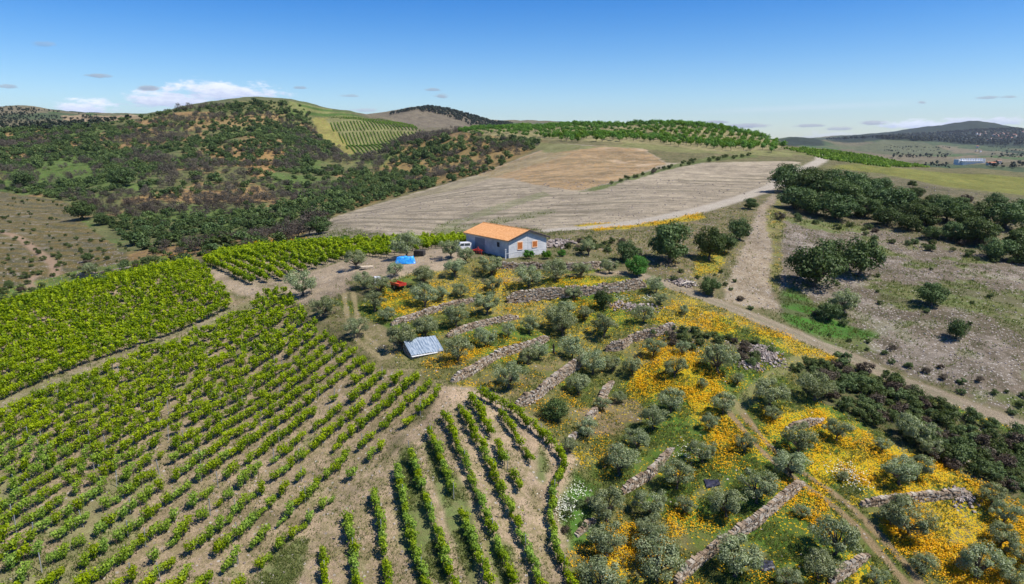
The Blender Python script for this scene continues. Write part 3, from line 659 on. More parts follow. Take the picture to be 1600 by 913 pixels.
# ------------------------------------------------------------------ the ground sheet
def build_ground():
    nv = NR * NA; me = bpy.data.meshes.new('ground'); me.vertices.add(nv)
    V = np.stack([GX, GY, Z], -1).astype(np.float32)
    me.vertices.foreach_set('co', V.reshape(-1))
    i = np.arange(NR - 1)[:, None] * NA + np.arange(NA - 1)[None]; i = i.reshape(-1)
    Fq = np.stack([i, i + NA, i + NA + 1, i + 1], 1)[:, ::1].astype(np.int32); k = len(Fq)
    me.loops.add(4 * k); me.polygons.add(k)
    me.loops.foreach_set('vertex_index', Fq[:, ::-1].reshape(-1)); me.polygons.foreach_set('loop_start', np.arange(0, 4 * k, 4, dtype=np.int32))
    me.polygons.foreach_set('use_smooth', np.ones(k, bool))
    for nm, arr in (('colA', colA), ('colB', colB), ('msk', msk)):
        a = me.attributes.new(nm, 'FLOAT_VECTOR', 'POINT'); a.data.foreach_set('vector', arr.reshape(-1).astype(np.float32))
    me.materials.append(M['ground']); me.update(calc_edges=True)
    o = bpy.data.objects.new('ground', me); col.objects.link(o); o['kind'] = 'structure'
build_ground()

# ------------------------------------------------------------------ the grey barn
def build_barn():
    C0 = at(795, 404, 115); root = empty('barn', (C0[0], C0[1], bz), math.atan2(BV[1], BV[0]),
        'long grey block barn with an orange tiled roof and two orange shuttered windows', 'barn')
    # local x runs along the gable (8.2 m), local y back along the side (13 m)
    W, L, Hh, rise = 8.2, 13.0, 3.0, 1.35
    blk, n = new_mat('concrete_block')
    tc = n('ShaderNodeTexCoord').outputs['Object']; s = n('ShaderNodeSeparateXYZ', {0: tc})
    v = n('ShaderNodeCombineXYZ', {0: n.m('ADD', s.outputs[0], s.outputs[1]), 1: s.outputs[2], 2: 0.}).outputs[0]
    br = n('ShaderNodeTexBrick', {'Vector': v, 'Scale': 1.0, 'Brick Width': .5, 'Row Height': .2, 'Mortar Size': .012, 'Color1': (.54, .535, .53, 1), 'Color2': (.62, .61, .60, 1), 'Mortar': (.50, .49, .48, 1)})
    nz = n.noise(tc, .7, 4, .6); c = n.mix(n.sm(nz, .3, .7), br.outputs[0], n.mix(1., br.outputs[0], (.72, .74, .78), 'MULTIPLY'))
    b = n('ShaderNodeBsdfPrincipled', {'Base Color': c, 'Roughness': .9, 'Specular IOR Level': .2}); n('ShaderNodeOutputMaterial', {0: b.outputs[0]})
    t = .22; q = []
    q.append(box((W / 2, t / 2, Hh / 2 - .5), (W, t, Hh + 1)));  q.append(box((W / 2, L - t / 2, Hh / 2 - .5), (W, t, Hh + 1)))
    q.append(box((t / 2, L / 2, Hh / 2 - .5), (t, L - 2 * t, Hh + 1))); q.append(box((W - t / 2, L / 2, Hh / 2 - .5), (t, L - 2 * t, Hh + 1)))
    for y0 in (0, L - t):   # gable triangles
        a = np.array([[0, y0, Hh], [W, y0, Hh], [W / 2, y0, Hh + rise], [W / 2, y0, Hh + rise]]); bq = a + [0, t, 0]
        q.append(np.array([a, bq[[1, 0, 3, 2]], [a[0], a[3], bq[3], bq[0]], [a[1], bq[1], bq[2], a[2]]]))
    wall = quads_obj('wall', np.concatenate(q), blk, root)
    conc = plain_mat('concrete_band', (.55, .55, .54), (.45, .45, .46), 2)
    quads_obj('lintel_band', np.concatenate([box((W / 2, -.012, Hh - .55), (W + .03, .03, .16)), box((W / 2, -.012, .9), (W + .03, .03, .10)), box((W / 2, -.014, 2.2), (.12, .03, 3.9))]), conc, root)
    tile_m, n = new_mat('orange_roof_tile')
    tc = n('ShaderNodeTexCoord').outputs['Object']
    wv = n('ShaderNodeTexWave', {'Vector': tc, 'Scale': 1.35, 'Distortion': .2}, bands_direction='Y').outputs['Fac']
    wx = n('ShaderNodeTexWave', {'Vector': tc, 'Scale': .8, 'Distortion': .3}, bands_direction='X').outputs['Fac']
    nz = n.noise(tc, 3, 4, .6)
    c = n.mix(n.sm(nz, .35, .65), (.62, .28, .09), (.80, .43, .18)); c = n.mix(n.m('MULTIPLY', n.sm(wv, .6, 1.), .5), c, (.45, .17, .06))
    bu = n('ShaderNodeBump', {'Strength': .6, 'Distance': .06, 'Height': n.m('ADD', wv, n.m('MULTIPLY', wx, .4))})
    b = n('ShaderNodeBsdfPrincipled', {'Base Color': c, 'Roughness': .75, 'Specular IOR Level': .25, 'Normal': bu.outputs[0]}); n('ShaderNodeOutputMaterial', {0: b.outputs[0]})
    ov = .45; sl = rise / (W / 2); q = []; fas = []
    for sgn in (-1, 1):
        x0 = W / 2 + sgn * (W / 2 + ov); z0 = Hh - sl * ov + .06; x1 = W / 2; z1 = Hh + rise + .06; th = .14
        a = np.array([[x0, -ov, z0], [x0, L + ov, z0], [x1, L + ov, z1], [x1, -ov, z1]]); bq = a + [0, 0, th]
        q += [bq, a[::-1]]; q += [np.array([a[i], a[(i + 1) % 4], bq[(i + 1) % 4], bq[i]]) for i in range(4)]
        e = np.array([[x0 + (.02 * sgn), -ov - .03, z0 - .12], [x1, -ov - .03, z1 - .12], [x1, -ov - .03, z1 + th - .02], [x0 + .02 * sgn, -ov - .03, z0 + th - .02]])
        f = e + [0, .06, 0]; fas += [e, f[::-1]] + [np.array([e[i], e[(i + 1) % 4], f[(i + 1) % 4], f[i]]) for i in range(4)]
    roof = quads_obj('roof', np.array(q), tile_m, root)
    nr = []
    for k in range(int((L + 2 * ov) / .42)): nr.append(tube([[W / 2, -ov + k * .42, Hh + rise + .16], [W / 2, -ov + k * .42 + .44, Hh + rise + .16]], [.13, .11], 8))
    quads_obj('ridge_tiles', np.concatenate(nr), tile_m, roof)
    quads_obj('verge_board', np.array(fas), plain_mat('dark_verge', (.10, .095, .10), (.07, .07, .075)), roof)
    # scalloped dark tile ends along the rake
    sc_ = []
    for sgn in (-1, 1):
        for k in range(20):
            f = k / 19.; sc_.append(box((W / 2 + sgn * (W / 2 + ov) * f, -ov - .06, Hh + rise + .17 - sl * (W / 2 + ov) * f), (.16, .1, .12)))
    quads_obj('verge_tiles', np.concatenate(sc_), plain_mat('dark_tile_ends', (.16, .11, .09), (.1, .08, .08)), roof)
    om = plain_mat('orange_shutter', (.52, .17, .04), (.45, .14, .035), 4); pm = plain_mat('peach_surround', (.75, .50, .33), None)
    for cx_, w_, h_ in ((2.35, .95, 1.15), (5.55, 1.0, .95)):
        wd = quads_obj('window', np.concatenate([box((cx_ - w_ / 2 - .06, -.03, 1.95), (.12, .07, h_ + .24)), box((cx_ + w_ / 2 + .06, -.03, 1.95), (.12, .07, h_ + .24)), box((cx_, -.03, 1.95 + h_ / 2 + .06), (w_, .07, .12)), box((cx_, -.05, 1.95 - h_ / 2 - .06), (w_, .11, .12))]), pm, root)
        sl_ = [box((cx_ + sx * w_ / 4, -.03, 1.95), (w_ / 2 - .02, .05, h_)) for sx in (-1, 1)]
        sl_ += [box((cx_ + sx * w_ / 4, -.06, 1.95 - h_ / 2 + .08 + k * .1), (w_ / 2 - .12, .02, .05)) for sx in (-1, 1) for k in range(int(h_ / .1) - 1)]
        quads_obj('shutter', np.concatenate(sl_), om, wd)
    dk = plain_mat('dark_opening', (.03, .03, .035), None)
    quads_obj('vent_window', box((-.02, 3.0, 2.0), (.06, .7, .8)), dk, root)
    quads_obj('side_door', np.concatenate([box((-.03, 8.6, 1.25), (.06, 3.0, 2.5)), box((-.05, 8.6, 1.25), (.05, .06, 2.5))]), plain_mat('grey_door', (.22, .24, .27), (.18, .2, .23)), root)
    quads_obj('gable_light', box((W / 2, -.05, Hh + .72), (.22, .12, .18)), conc, root)
    return root
build_barn()
def gz(x, y): return float(height(x, y))
def pt(px, py, rmax=420.):
    p = raycast(px, py, rmax); return np.array([p[0], p[1], gz(*p)])

# ------------------------------------------------------------------ stone walls
def build_wall(P, h, lab, rng):
    c = P.mean(0); base = (c[0], c[1], gz(*c)); Q = []; rn = []
    L = np.concatenate([[0], np.cumsum(np.hypot(*np.diff(P, axis=0).T))])
    tot = L[-1]; zs = height(P[:, 0], P[:, 1])
    zs = np.convolve(np.pad(zs, 6, mode='edge'), np.ones(13) / 13, 'valid')
    h = h * .78; ncs = int(h / .15)
    for course in range(ncs + 3):
        s = rng.uniform(-.2, 0)
        while s < tot:
            l = rng.uniform(.2, .5); m = s + l / 2; s += l
            if m < 0 or m > tot: continue
            x = np.interp(m, L, P[:, 0]); y = np.interp(m, L, P[:, 1])
            x2 = np.interp(m + .3, L, P[:, 0]); y2 = np.interp(m + .3, L, P[:, 1]); x1 = np.interp(m - .3, L, P[:, 0]); y1 = np.interp(m - .3, L, P[:, 1])
            a = math.atan2(y2 - y1, x2 - x1)
            topv = h * (1 + .14 * math.sin(m * .35 + h * 9) + .1 * math.sin(m * 1.3) + rng.uniform(-.12, .12)) * min(1, .45 + m / 2.5, .45 + (tot - m) / 2.5)
            zz = course * .15 - .35
            if zz > topv - .1: continue
            z0 = float(np.interp(m, L, zs)) + h * .02
            hh = .15 * rng.uniform(.85, 1.25); th = rng.uniform(.32, .5)
            b = box((0, 0, 0), (l * rng.uniform(.88, .99), th, hh), a + rng.uniform(-.06, .06), rng.uniform(.82, .97))
            j = rng.normal(size=(8, 3)) * .025
            ids = np.round(b.reshape(-1, 3), 4); u, inv = np.unique(ids, axis=0, return_inverse=True); b = (b.reshape(-1, 3) + j[inv.reshape(-1) % 8]).reshape(-1, 4, 3)
            sl_ = (np.interp(m + .5, L, zs) - np.interp(m - .5, L, zs)) / max(.3, min(m + .5, tot) - max(m - .5, 0)); b[..., 2] += sl_ * (b[..., 0] * math.cos(a) + b[..., 1] * math.sin(a))
            Q.append(b + [x - c[0] - math.sin(a) * rng.uniform(-.05, .05), y - c[1], z0 + zz + hh / 2 - base[2]])
            rn += [rng.uniform()] * 6
    o = quads_obj('dry_stone_wall', np.concatenate(Q), M['stone'], None, rn, None, base)
    tag(o, lab, 'stone wall', 'dry stone walls of the olive terraces', 'thing')
for i, (P, (pts, h, lab)) in enumerate(zip(WW, WALLS)): build_wall(P, h, lab, np.random.default_rng(100 + i))

# ------------------------------------------------------------------ vine rows
def vine_proto(rng, n, leaf):
    q = []; k = rng.integers(5, 8)
    c = np.stack([rng.uniform(-.5, .5, k), rng.normal(0, .10, k), rng.uniform(.55, 1.12, k)], 1)
    i = rng.integers(0, k, n); d = unit(rng.normal(size=(n, 3)))
    pos = c[i] + d * (rng.uniform(.3, 1, n) ** .5 * .30)[:, None] * [1, .95, 1.05]
    sh = rng.random(n) < .13; pos[sh] += np.stack([np.zeros(sh.sum()), rng.normal(0, .14, sh.sum()), rng.uniform(.1, .42, sh.sum())], 1)
    pos[:, 2] = np.maximum(pos[:, 2], .3)
    nr = unit(d + rng.normal(size=(n, 3)) * .6 + [0, 0, .3])
    Q = leaf_quads(rng, pos, nr, leaf, .85)
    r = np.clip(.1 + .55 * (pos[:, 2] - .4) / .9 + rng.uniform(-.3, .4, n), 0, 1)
    return Q, r
vr = np.random.default_rng(5)
VP = [vine_proto(vr, 330, .15) for _ in range(6)]; VF = [vine_proto(vr, 120, .23) for _ in range(5)]
VT = [np.concatenate([tube([[0, 0, -.15], [.03, .02, .3], [0, 0, .62]], [.045, .035, .03], 5), tube([[-.42, 0, .66], [0, 0, .62], [.42, 0, .66]], [.018, .025, .018], 4)])]
ROWS = []   # (world polyline, block name, order)
def extend(P, a=0., b=0.):
    if a: P = np.vstack([P[0] + unit(P[0] - P[min(3, len(P) - 1)]) * a, P])
    if b: P = np.vstack([P, P[-1] + unit(P[-1] - P[-4]) * b])
    return P
def smooth(P, k=8):
    P = P.copy()
    for _ in range(k): P[1:-1] = (P[:-2] + 2 * P[1:-1] + P[2:]) / 4
    return P
def offset(P, d):
    t = np.gradient(P, axis=0); t = unit(t); return P + np.stack([-t[:, 1], t[:, 0]], 1) * d
G0 = smooth(resample(extend(wpoly([(371,922),(456,849),(582,718),(611,693),(688,620)], False, 10, 140), 60, 40), 1.), 30)
G1 = smooth(resample(extend(wpoly([(0,645),(47,620),(144,578),(290,525),(372,488),(432,458)], False, 10, 140), 40, 40), 1.), 30)
def nearest_dist(P, Q): return np.min(np.hypot(P[:, None, 0] - Q[None, :, 0], P[:, None, 1] - Q[None, :, 1]), 1)
LBP = [(-140,700),(0,650),(47,625),(144,583),(290,530),(372,494),(400,474),(432,452),(452,462),(478,500),(540,552),(612,592),(655,597),(690,608),(692,622),(606,696),(596,716),(580,722),(455,852),(380,925),(330,1000),(-200,1100)]
UBP = [(-140,704),(0,642),(47,618),(144,575),(290,522),(366,485),(340,448),(312,418),(250,416),(120,452),(0,484),(-140,520)]
# rows interpolated from the track edge to the path between the blocks
i0 = len(G0) // 2
mid1 = G1[len(G1) // 2]; d01 = float(np.median(nearest_dist(G1[40:-40], G0)))
NROW = int(round(d01 / 2.15)); 
def param(P, n=120):
    seg = np.hypot(*np.diff(P, axis=0).T); c = np.concatenate([[0], np.cumsum(seg)]); t = np.linspace(0, c[-1], n)
    return np.stack([np.interp(t, c, P[:, 0]), np.interp(t, c, P[:, 1])], 1)
# trim both guides to matching stretches
g1 = param(G1); g0 = param(G0)
off0 = [g0[np.argmin(np.hypot(*(g0 - (q)).T))] for q in g1]
tdir = unit(g1[-1] - g1[0]); s0 = (g0 - g1[0]) @ tdir; o_ = np.argsort(s0); s0 = s0[o_]; n0 = (g0 - g1[0])[o_] @ np.array([-tdir[1], tdir[0]])
s1 = (g1 - g1[0]) @ tdir; n1 = (g1 - g1[0]) @ np.array([-tdir[1], tdir[0]])
SS = np.linspace(min(s0[0], s1[0]), max(s0[-1], s1[-1]), 260)
def ext_interp(x, xs, ys):
    y = np.interp(x, xs, ys); m = len(xs) // 8 + 1
    a = (ys[m] - ys[0]) / (xs[m] - xs[0]); b = (ys[-1] - ys[-1 - m]) / (xs[-1] - xs[-1 - m])
    return np.where(x < xs[0], ys[0] + a * (x - xs[0]), np.where(x > xs[-1], ys[-1] + b * (x - xs[-1]), y))
N0 = ext_interp(SS, s0, n0); N1 = ext_interp(SS, s1, n1)
for k in range(NROW + 1):
    f = k / NROW; Nn = N0 * (1 - f) + N1 * f
    P = g1[0] + SS[:, None] * tdir + Nn[:, None] * np.array([-tdir[1], tdir[0]])
    ROWS.append((P, 'left', k, LBP))
base_up = g1[0] + SS[:, None] * tdir + N1[:, None] * np.array([-tdir[1], tdir[0]])
for k in range(1, 46): ROWS.append((offset(base_up, .1 + 2.05 * k), 'upper', k, UBP))
RR = [[(506,866),(510,913),(514,1000)],[(545,817),(559,913),(571,1000)],[(587,775),(610,913),(624,1000)],[(621,737),(638,817),(660,897),(664,913),(686,1000)],
 [(641,704),(709,913),(737,1000)],[(674,677),(705,762),(738,842),(764,913),(796,1000)],[(698,653),(738,748),(764,813),(800,913),(832,1000)],
 [(720,636),(767,726),(807,817),(846,913),(884,1000)],[(740,626),(775,687),(789,719),(813,764)],[(786,649),(815,693),(832,722)],
 [(751,615),(804,642),(855,686),(887,726),(867,755),(862,799),(869,857),(893,915),(915,990)]]
for k, pts in enumerate(RR): ROWS.append((resample(wpoly([(x_, y_ + 9) for x_, y_ in pts], False, 10, 140), .5), 'right', k, None))
CB = [(318,413),(345,396),(480,384),(600,379),(722,372),(726,384),(650,393),(600,404),(540,406),(470,430),(441,443),(395,447),(343,421)]
c1 = resample(wpoly([(343,420),(394,446)], False, 6, 200), 1.); cd = unit(c1[-1] - c1[0]); cn = np.array([-cd[1], cd[0]])
for k in range(0, 45):
    a = c1[0] + cn * 2.2 * k - cd * 45; ROWS.append((np.stack([a, a + cd * 95]), 'back', k, CB))
vines = []   # x,y,rz,scale,block,order,px,py,d
vg = np.random.default_rng(11)
for P, blk, k, poly in ROWS:
    spc = {'left': 1.0, 'upper': .92, 'right': .95, 'back': 1.05}[blk]
    P = resample(P, spc)
    if len(P) < 2: continue
    a = np.arctan2(*np.gradient(P, axis=0).T[::-1])
    P = P + vg.normal(0, .07, P.shape); z = height(P[:, 0], P[:, 1]); px, py, d = project(P[:, 0], P[:, 1], z)
    ok = (px > -60) & (px < 1660) & (py < 985) & (np.hypot(P[:, 0], P[:, 1]) < 190)
    if poly is not None: ok &= pip(px, py, poly)
    if blk == 'left':
        gapn = vn(P[:, 0] / 2.6, P[:, 1] / 2.6, 77); near = np.clip((82 - np.hypot(P[:, 0], P[:, 1])) / 20, 0, 1)
        ok &= (vg.random(len(P)) > .03 + .06 * near) & (gapn > .17 * near)
    else: ok &= vg.random(len(P)) > (.05 if blk != 'right' else .03)
    for j in np.where(ok)[0]:
        small = vg.random() < (.14 if blk == 'left' else .04)
        s = vg.uniform(.84, 1.18) * (.62 if small else 1) * (1.24 if blk in ('upper', 'back') else 1 + .16 * min(1., max(0., (math.hypot(*P[j]) - 66) / 25)))
        vines.append((P[j, 0], P[j, 1], a[j] + (math.pi if vg.random() < .5 else 0), s, blk, k, px[j], py[j], d[j], z[j]))
near = [i for i, v in enumerate(vines) if 3 < v[6] < 1597 and v[7] < 913]
near.sort(key=lambda i: vines[i][8]); indiv = set(near[:298])
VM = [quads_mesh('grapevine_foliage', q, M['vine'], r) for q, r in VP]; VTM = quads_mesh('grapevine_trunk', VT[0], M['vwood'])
def rowname(blk, k, n):
    if blk == 'right': return '%s grapevine from the top in the %s row right of the dirt track' % (ORD[n], ORD[k])
    return '%s grapevine from the left in the %s row left of the dirt track' % (ORD[min(n, 58)], ORD[k])
RANK = {}
for i in [i for i, v in enumerate(vines) if 3 < v[6] < 1597 and v[7] < 913]: RANK.setdefault((vines[i][4], vines[i][5]), []).append(i)
for kk, L in RANK.items(): L.sort(key=lambda i: (vines[i][7] if kk[0] == 'right' else vines[i][6]))
POS = {i: n for L in RANK.values() for n, i in enumerate(L)}
for i in sorted(indiv):
    x, y, rz, s, blk, k, px, py, d, z = vines[i]
    e = empty('grapevine', (x, y, z - .03), rz, rowname(blk, k, POS[i]), 'grapevine', 'grapevines planted in row %d %s of the dirt track' % (k + 1, 'right' if blk == 'right' else 'left'),
              (1.15 if blk == 'right' else vg.uniform(.85, 1.12), s * (1.02 if blk == 'right' else .98), s * (.98 if blk == 'right' else 1.)))
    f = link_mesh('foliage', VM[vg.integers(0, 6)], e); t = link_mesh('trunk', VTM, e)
rest = [v for i, v in enumerate(vines) if i not in indiv]
ra = np.array([(v[0], v[1], v[9] - .03, v[2], v[3], v[8]) for v in rest])
print('vines', len(vines), 'rows', len(ROWS), 'NROW', NROW)
Qs, Rs = [], []
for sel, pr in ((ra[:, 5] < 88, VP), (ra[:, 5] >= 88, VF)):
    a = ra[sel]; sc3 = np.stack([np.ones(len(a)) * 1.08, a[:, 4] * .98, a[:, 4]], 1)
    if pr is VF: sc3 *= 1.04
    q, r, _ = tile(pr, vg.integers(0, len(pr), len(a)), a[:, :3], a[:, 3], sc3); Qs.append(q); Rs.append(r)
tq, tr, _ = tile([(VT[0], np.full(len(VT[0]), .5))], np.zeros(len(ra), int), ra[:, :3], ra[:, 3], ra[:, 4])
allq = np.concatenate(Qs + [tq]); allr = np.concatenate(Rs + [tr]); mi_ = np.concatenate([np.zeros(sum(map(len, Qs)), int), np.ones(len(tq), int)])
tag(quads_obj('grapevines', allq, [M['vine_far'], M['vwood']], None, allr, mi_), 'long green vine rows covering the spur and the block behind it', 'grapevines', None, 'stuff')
# trellis posts along the nearer rows
PM = quads_mesh('trellis_post', np.concatenate([box((0, 0, .72), (.055, .055, 1.75)), box((0, 0, 1.61), (.08, .08, .03))]), M['post'])
npst = 0
for P, blk, k, poly in ROWS:
    if blk not in ('left', 'right'): continue
    P = resample(P, 1.0); off = int(vg.integers(0, 7)); cn_ = -1
    for j in range(off, len(P), 8):
        z = gz(*P[j]); px, py, d = project(P[j, 0], P[j, 1], z)
        if d > 86 or not (5 < px < 1595 and py < 912) or (poly is not None and not pip(np.array([px]), np.array([py]), poly)[0]): continue
        cn_ += 1; o = link_mesh('trellis_post', PM, None, (P[j, 0], P[j, 1], z)); o.rotation_euler = (vg.normal(0, .04), vg.normal(0, .04), vg.uniform(0, 3))
        tag(o, 'trellis post %s from the %s in the %s row %s of the track' % (ORD[cn_], 'top' if blk == 'right' else 'left', ORD[k], blk), 'post', 'trellis posts of row %d %s of the track' % (k + 1, 'right' if blk == 'right' else 'left')); npst += 1
print('posts', npst)

# ------------------------------------------------------------------ trees: prototypes
def tree_proto(seed, kind):
    g = np.random.default_rng(seed)
    if kind == 'olive':
        q, r, c = crown(g, 4600, np.array([2.45, 2.3, 1.5]) * [g.uniform(.85, 1.12), g.uniform(.8, 1.1), g.uniform(.85, 1.15)], 2.1, 26, .37, .19, .42, .15); t = trunk(g, .75, .17, c, 12, .3)
    elif kind == 'oak':
        q, r, c = crown(g, 4800, np.array([2.6, 2.5, 2.0]), 2.2, 30, .42, .24, .7, .15); t = trunk(g, .9, .2, c, 8, .15)
    elif kind == 'orchard':
        q, r, c = crown(g, 300, np.array([1.9, 1.9, 1.5]), 2.4, 9, .6, .55, .75, .2); t = trunk(g, 1.1, .13, c, 3, .08)
    elif kind == 'shrub':
        q, r, c = crown(g, 1500, np.array([1.25, 1.15, .8]), .75, 16, .5, .17, .6, .1); t = trunk(g, .3, .06, c, 8, .3)
    elif kind == 'scrub':
        q, r, c = crown(g, 560, np.array([2.4, 2.3, 1.45]), 1.35, 13, .5, .48, .7, .1); t = trunk(g, .6, .14, c, 4, .1)
    elif kind == 'burnt':
        q, r, c = crown(g, 420, np.array([2.0, 1.9, 1.6]), 1.9, 12, .5, .45, .25, .1); t = trunk(g, .8, .10, c, 9, .15)
    elif kind == 'pine':
        q, r, c = crown(g, 1300, np.array([1.3, 1.3, 1.2]), 4.0, 9, .55, .28, .6, .2); t = trunk(g, 3.4, .13, c, 6, .05)
    return q, r, t
def make_protos(kind, mat, n, s0):
    out = []
    for i in range(n):
        q, r, t = tree_proto(s0 + i, kind)
        out.append((quads_mesh(kind + '_crown', q, mat, r), quads_mesh(kind + '_trunk', t, M['bark']), q, r, t))
    return out
OLP = make_protos('olive', M['olive'], 8, 200); OKP = make_protos('oak', M['oak'], 5, 300); SHP = make_protos('shrub', M['shrub'], 5, 400)
FRP = make_protos('oak', M['fresh'], 2, 320); ORP = make_protos('orchard', M['orchard'], 5, 500); SCP = make_protos('scrub', M['oak'], 5, 600); BUP = make_protos('burnt', M['burnt'], 4, 700)
BRP = make_protos('shrub', M['brown'], 3, 450); PIP = make_protos('pine', M['conifer'], 2, 800)
tg = np.random.default_rng(21)
def plant(name, P, loc, width, base_w, label, cat, group=None, hs=1.0, rz=None):
    s = width / base_w
    e = empty(name, (loc[0], loc[1], loc[2] - .05), tg.uniform(0, 6.28) if rz is None else rz, label, cat, group, (s * tg.uniform(.93, 1.07), s * tg.uniform(.93, 1.07), s * hs))
    p = P[tg.integers(0, len(P))]
    link_mesh('crown', p[0], e); link_mesh('trunk', p[1], e); return e
OLIVES = [(472,463,50),(506,497,44),(558,528,38),(556,420,38),(568,452,34),(592,461,38),(618,434,30),(635,404,50),(704,404,38),(661,446,40),(586,487,40),(605,503,30),(664,480,44),(691,470,28),(719,465,28),
 (712,433,38),(728,412,34),(768,432,42),(770,458,34),(761,493,46),(713,511,46),(825,450,44),(866,440,44),(664,528,46),(627,545,52),(715,566,50),(759,541,38),(794,527,28),(827,522,36),(872,515,48),(882,500,38),
 (842,562,34),(826,570,34),(795,607,54),(908,434,32),(952,427,28),(919,400,34),(897,470,28),(913,500,28),(880,525,46),(944,527,46),(1004,505,36),(1024,458,32),(1031,476,24),(893,560,44),(1068,492,20),
 (925,585,50),(957,580,32),(989,587,38),(1021,557,36),(1066,552,24),(1122,583,56),(1054,590,40),(905,618,46),(967,630,24),(941,642,28),(1047,645,50),(1097,607,20),(1152,602,24),(1129,648,46),(1200,638,60),(1207,658,30),
 (1272,626,56),(918,683,38),(889,707,30),(994,703,44),(1020,671,46),(1108,672,32),(968,742,62),(1097,722,46),(1164,706,38),(1057,764,56),(1016,805,54),(1070,803,34),(948,814,64),(948,868,66),(1182,786,66),(1135,808,60),
 (1017,850,58),(1026,908,84),(1148,900,82),(1248,709,60),(1236,747,56),(1307,688,44),(1316,752,20),(1252,808,26),(1303,866,76),(1279,908,64),(940,930,74),(1378,706,28),(1405,757,56),(1432,748,50),(1420,837,74),(1390,820,44),
 (1443,897,42),(1548,790,46),(1568,820,50),(1562,854,50),(1530,905,70),(1578,918,56),(1597,880,44),(1427,692,56),(1452,714,40),(1370,915,36),(1230,918,42)]
MARKS = [('the blue tarpaulin', 632, 408), ('the red trailer', 622, 447), ('the corrugated metal roof', 672, 545), ('the red plough by the barn', 747, 396), ('the white van', 722, 390), ('the barn gable', 826, 395),
 ('the left end of the pale wall', 795, 470), ('the right end of the pale wall', 1008, 446), ('the rough upper wall', 690, 486), ('the curved brown wall', 760, 572),
 ('the vineyard track junction', 700, 608), ('the tall grey wall', 860, 605), ('the wall above the meadow', 1000, 530), ('the pink rubble heap', 1195, 552), ('the ruined wall stub', 925, 652),
 ('the straight wall with a lit face', 1020, 735), ('the upper plastic sheet', 1113, 755), ('the long tan wall', 1215, 792), ('the lower plastic sheet', 1197, 885),
 ('the short bottom wall', 1330, 890), ('the little wall in flowers', 1258, 666), ('the dark meadow wall', 1433, 781), ('the thicket at the right edge', 1560, 700),
 ('the bottom right corner', 1580, 900), ('the tumbled wall by the tall grass', 915, 828), ('the dead stump', 865, 547), ('the rightmost vine row', 870, 720), ('the bend of the gravel track', 1045, 446), ('the white water tank', 590, 441)]
FMARKS = [('the hill vineyard', 570, 212), ('the pale green meadow strip', 515, 212), ('the ochre field', 930, 250), ('the crest road', 1284, 245), ('the ploughed field corner', 510, 345), ('the hilltop', 410, 152), ('the ochre terrace', 370, 190),
 ('the green glade', 110, 270), ('the red valley path', 60, 395), ('the lone round oak', 40, 290), ('the broad slope oak', 190, 290), ('the left skyline pines', 130, 172), ('the far hill foot', 300, 400), ('the ploughed field top', 800, 270),
 ('the orchard right end', 1222, 236), ('the orchard left end', 715, 205), ('the back vine block', 480, 384), ('the brown hill', 680, 180), ('the orange bare patch', 415, 262), ('the orchard middle', 1000, 208), ('the slope centre', 300, 250), ('the ochre slope', 680, 260)]
def relabel(items, fmt, MARKS=None):
    MARKS = MARKS or globals()['MARKS']
    """items: (px, py, width, look); gives each a label naming the nearest landmark, the side and the rank"""
    buckets = {}
    for i, (px, py, w_, look) in enumerate(items):
        dd = [math.hypot((px - m[1]), (py - m[2]) * 1.6) for m in MARKS]; j = int(np.argmin(dd)); m = MARKS[j]
        dx, dy = px - m[1], (py - m[2]) * 1.6
        side = ('right of' if dx > 0 else 'left of') if abs(dx) > abs(dy) else ('in front of' if dy > 0 else 'behind')
        buckets.setdefault((j, side, look), []).append((dd[j], i))
    out = {}
    for (j, side, _lk), L in buckets.items():
        L.sort()
        for rnk, (dd, i) in enumerate(L):
            pre = '' if len(L) == 1 else ('nearest ' if rnk == 0 else ORD[rnk] + ' nearest ')
            out[i] = (pre + fmt % (items[i][3], side, MARKS[j][0])).strip()
    return out
its = []
for (x, y, w_) in OLIVES:
    look = 'small' if w_ < 31 else ('big' if w_ > 57 else 'grey-green')
    its.append((x, y, w_, look))
labs = relabel(its, '%s olive tree %s %s')
for i, (x, y, w_) in enumerate(OLIVES):
    p = pt(x, y, 200); _, _, d = project(*p)
    plant('olive_tree', OLP, p, w_ * float(d) / F * 1.13, 4.7, labs[i], 'olive tree', 'olive trees on the terraces', 1.0)

# named single trees
def single(name, P, px, py, w_, bw, lab, cat, hs=1.0, group=None, rmax=400):
    p = pt(px, py, rmax); _, _, d = project(*p); return plant(name, P, p, w_ * float(d) / F, bw, lab, cat, group, hs)
G_O = 'dark evergreen oaks'
single('evergreen_oak', OKP, 1046, 410, 76, 5., 'large dark oak in front of the ploughed field, left of its darker neighbour', 'oak tree', 1.05, G_O)
single('evergreen_oak', OKP, 1108, 407, 54, 5., 'dark oak between the largest oak and the stony strip', 'oak tree', 1.2, G_O)
single('evergreen_oak', OKP, 1132, 396, 40, 5., 'middle oak of the row left of the stony strip', 'oak tree', 1.0, G_O)
single('evergreen_oak', OKP, 1155, 376, 38, 5., 'dark oak at the upper left edge of the stony strip', 'oak tree', 1.15, G_O)
single('evergreen_oak', OKP, 1110, 462, 34, 5., 'round oak casting a dark shadow beside the gravel track', 'oak tree', 1.1, G_O)
single('evergreen_oak', OKP, 1272, 448, 88, 5., 'broad oak on the stony slope, left one of the pair', 'oak tree', .95, G_O)
single('evergreen_oak', OKP, 1342, 432, 74, 5., 'broad oak on the stony slope, right one of the pair', 'oak tree', 1.0, G_O)
single('evergreen_oak', OKP, 1300, 420, 60, 5., 'oak at the back between the pair on the stony slope', 'oak tree', .95, G_O)
single('evergreen_oak', OLP, 1318, 492, 54, 4.5, 'pale grey scraggy tree below the oak pair on the stony slope', 'tree', 1.0)
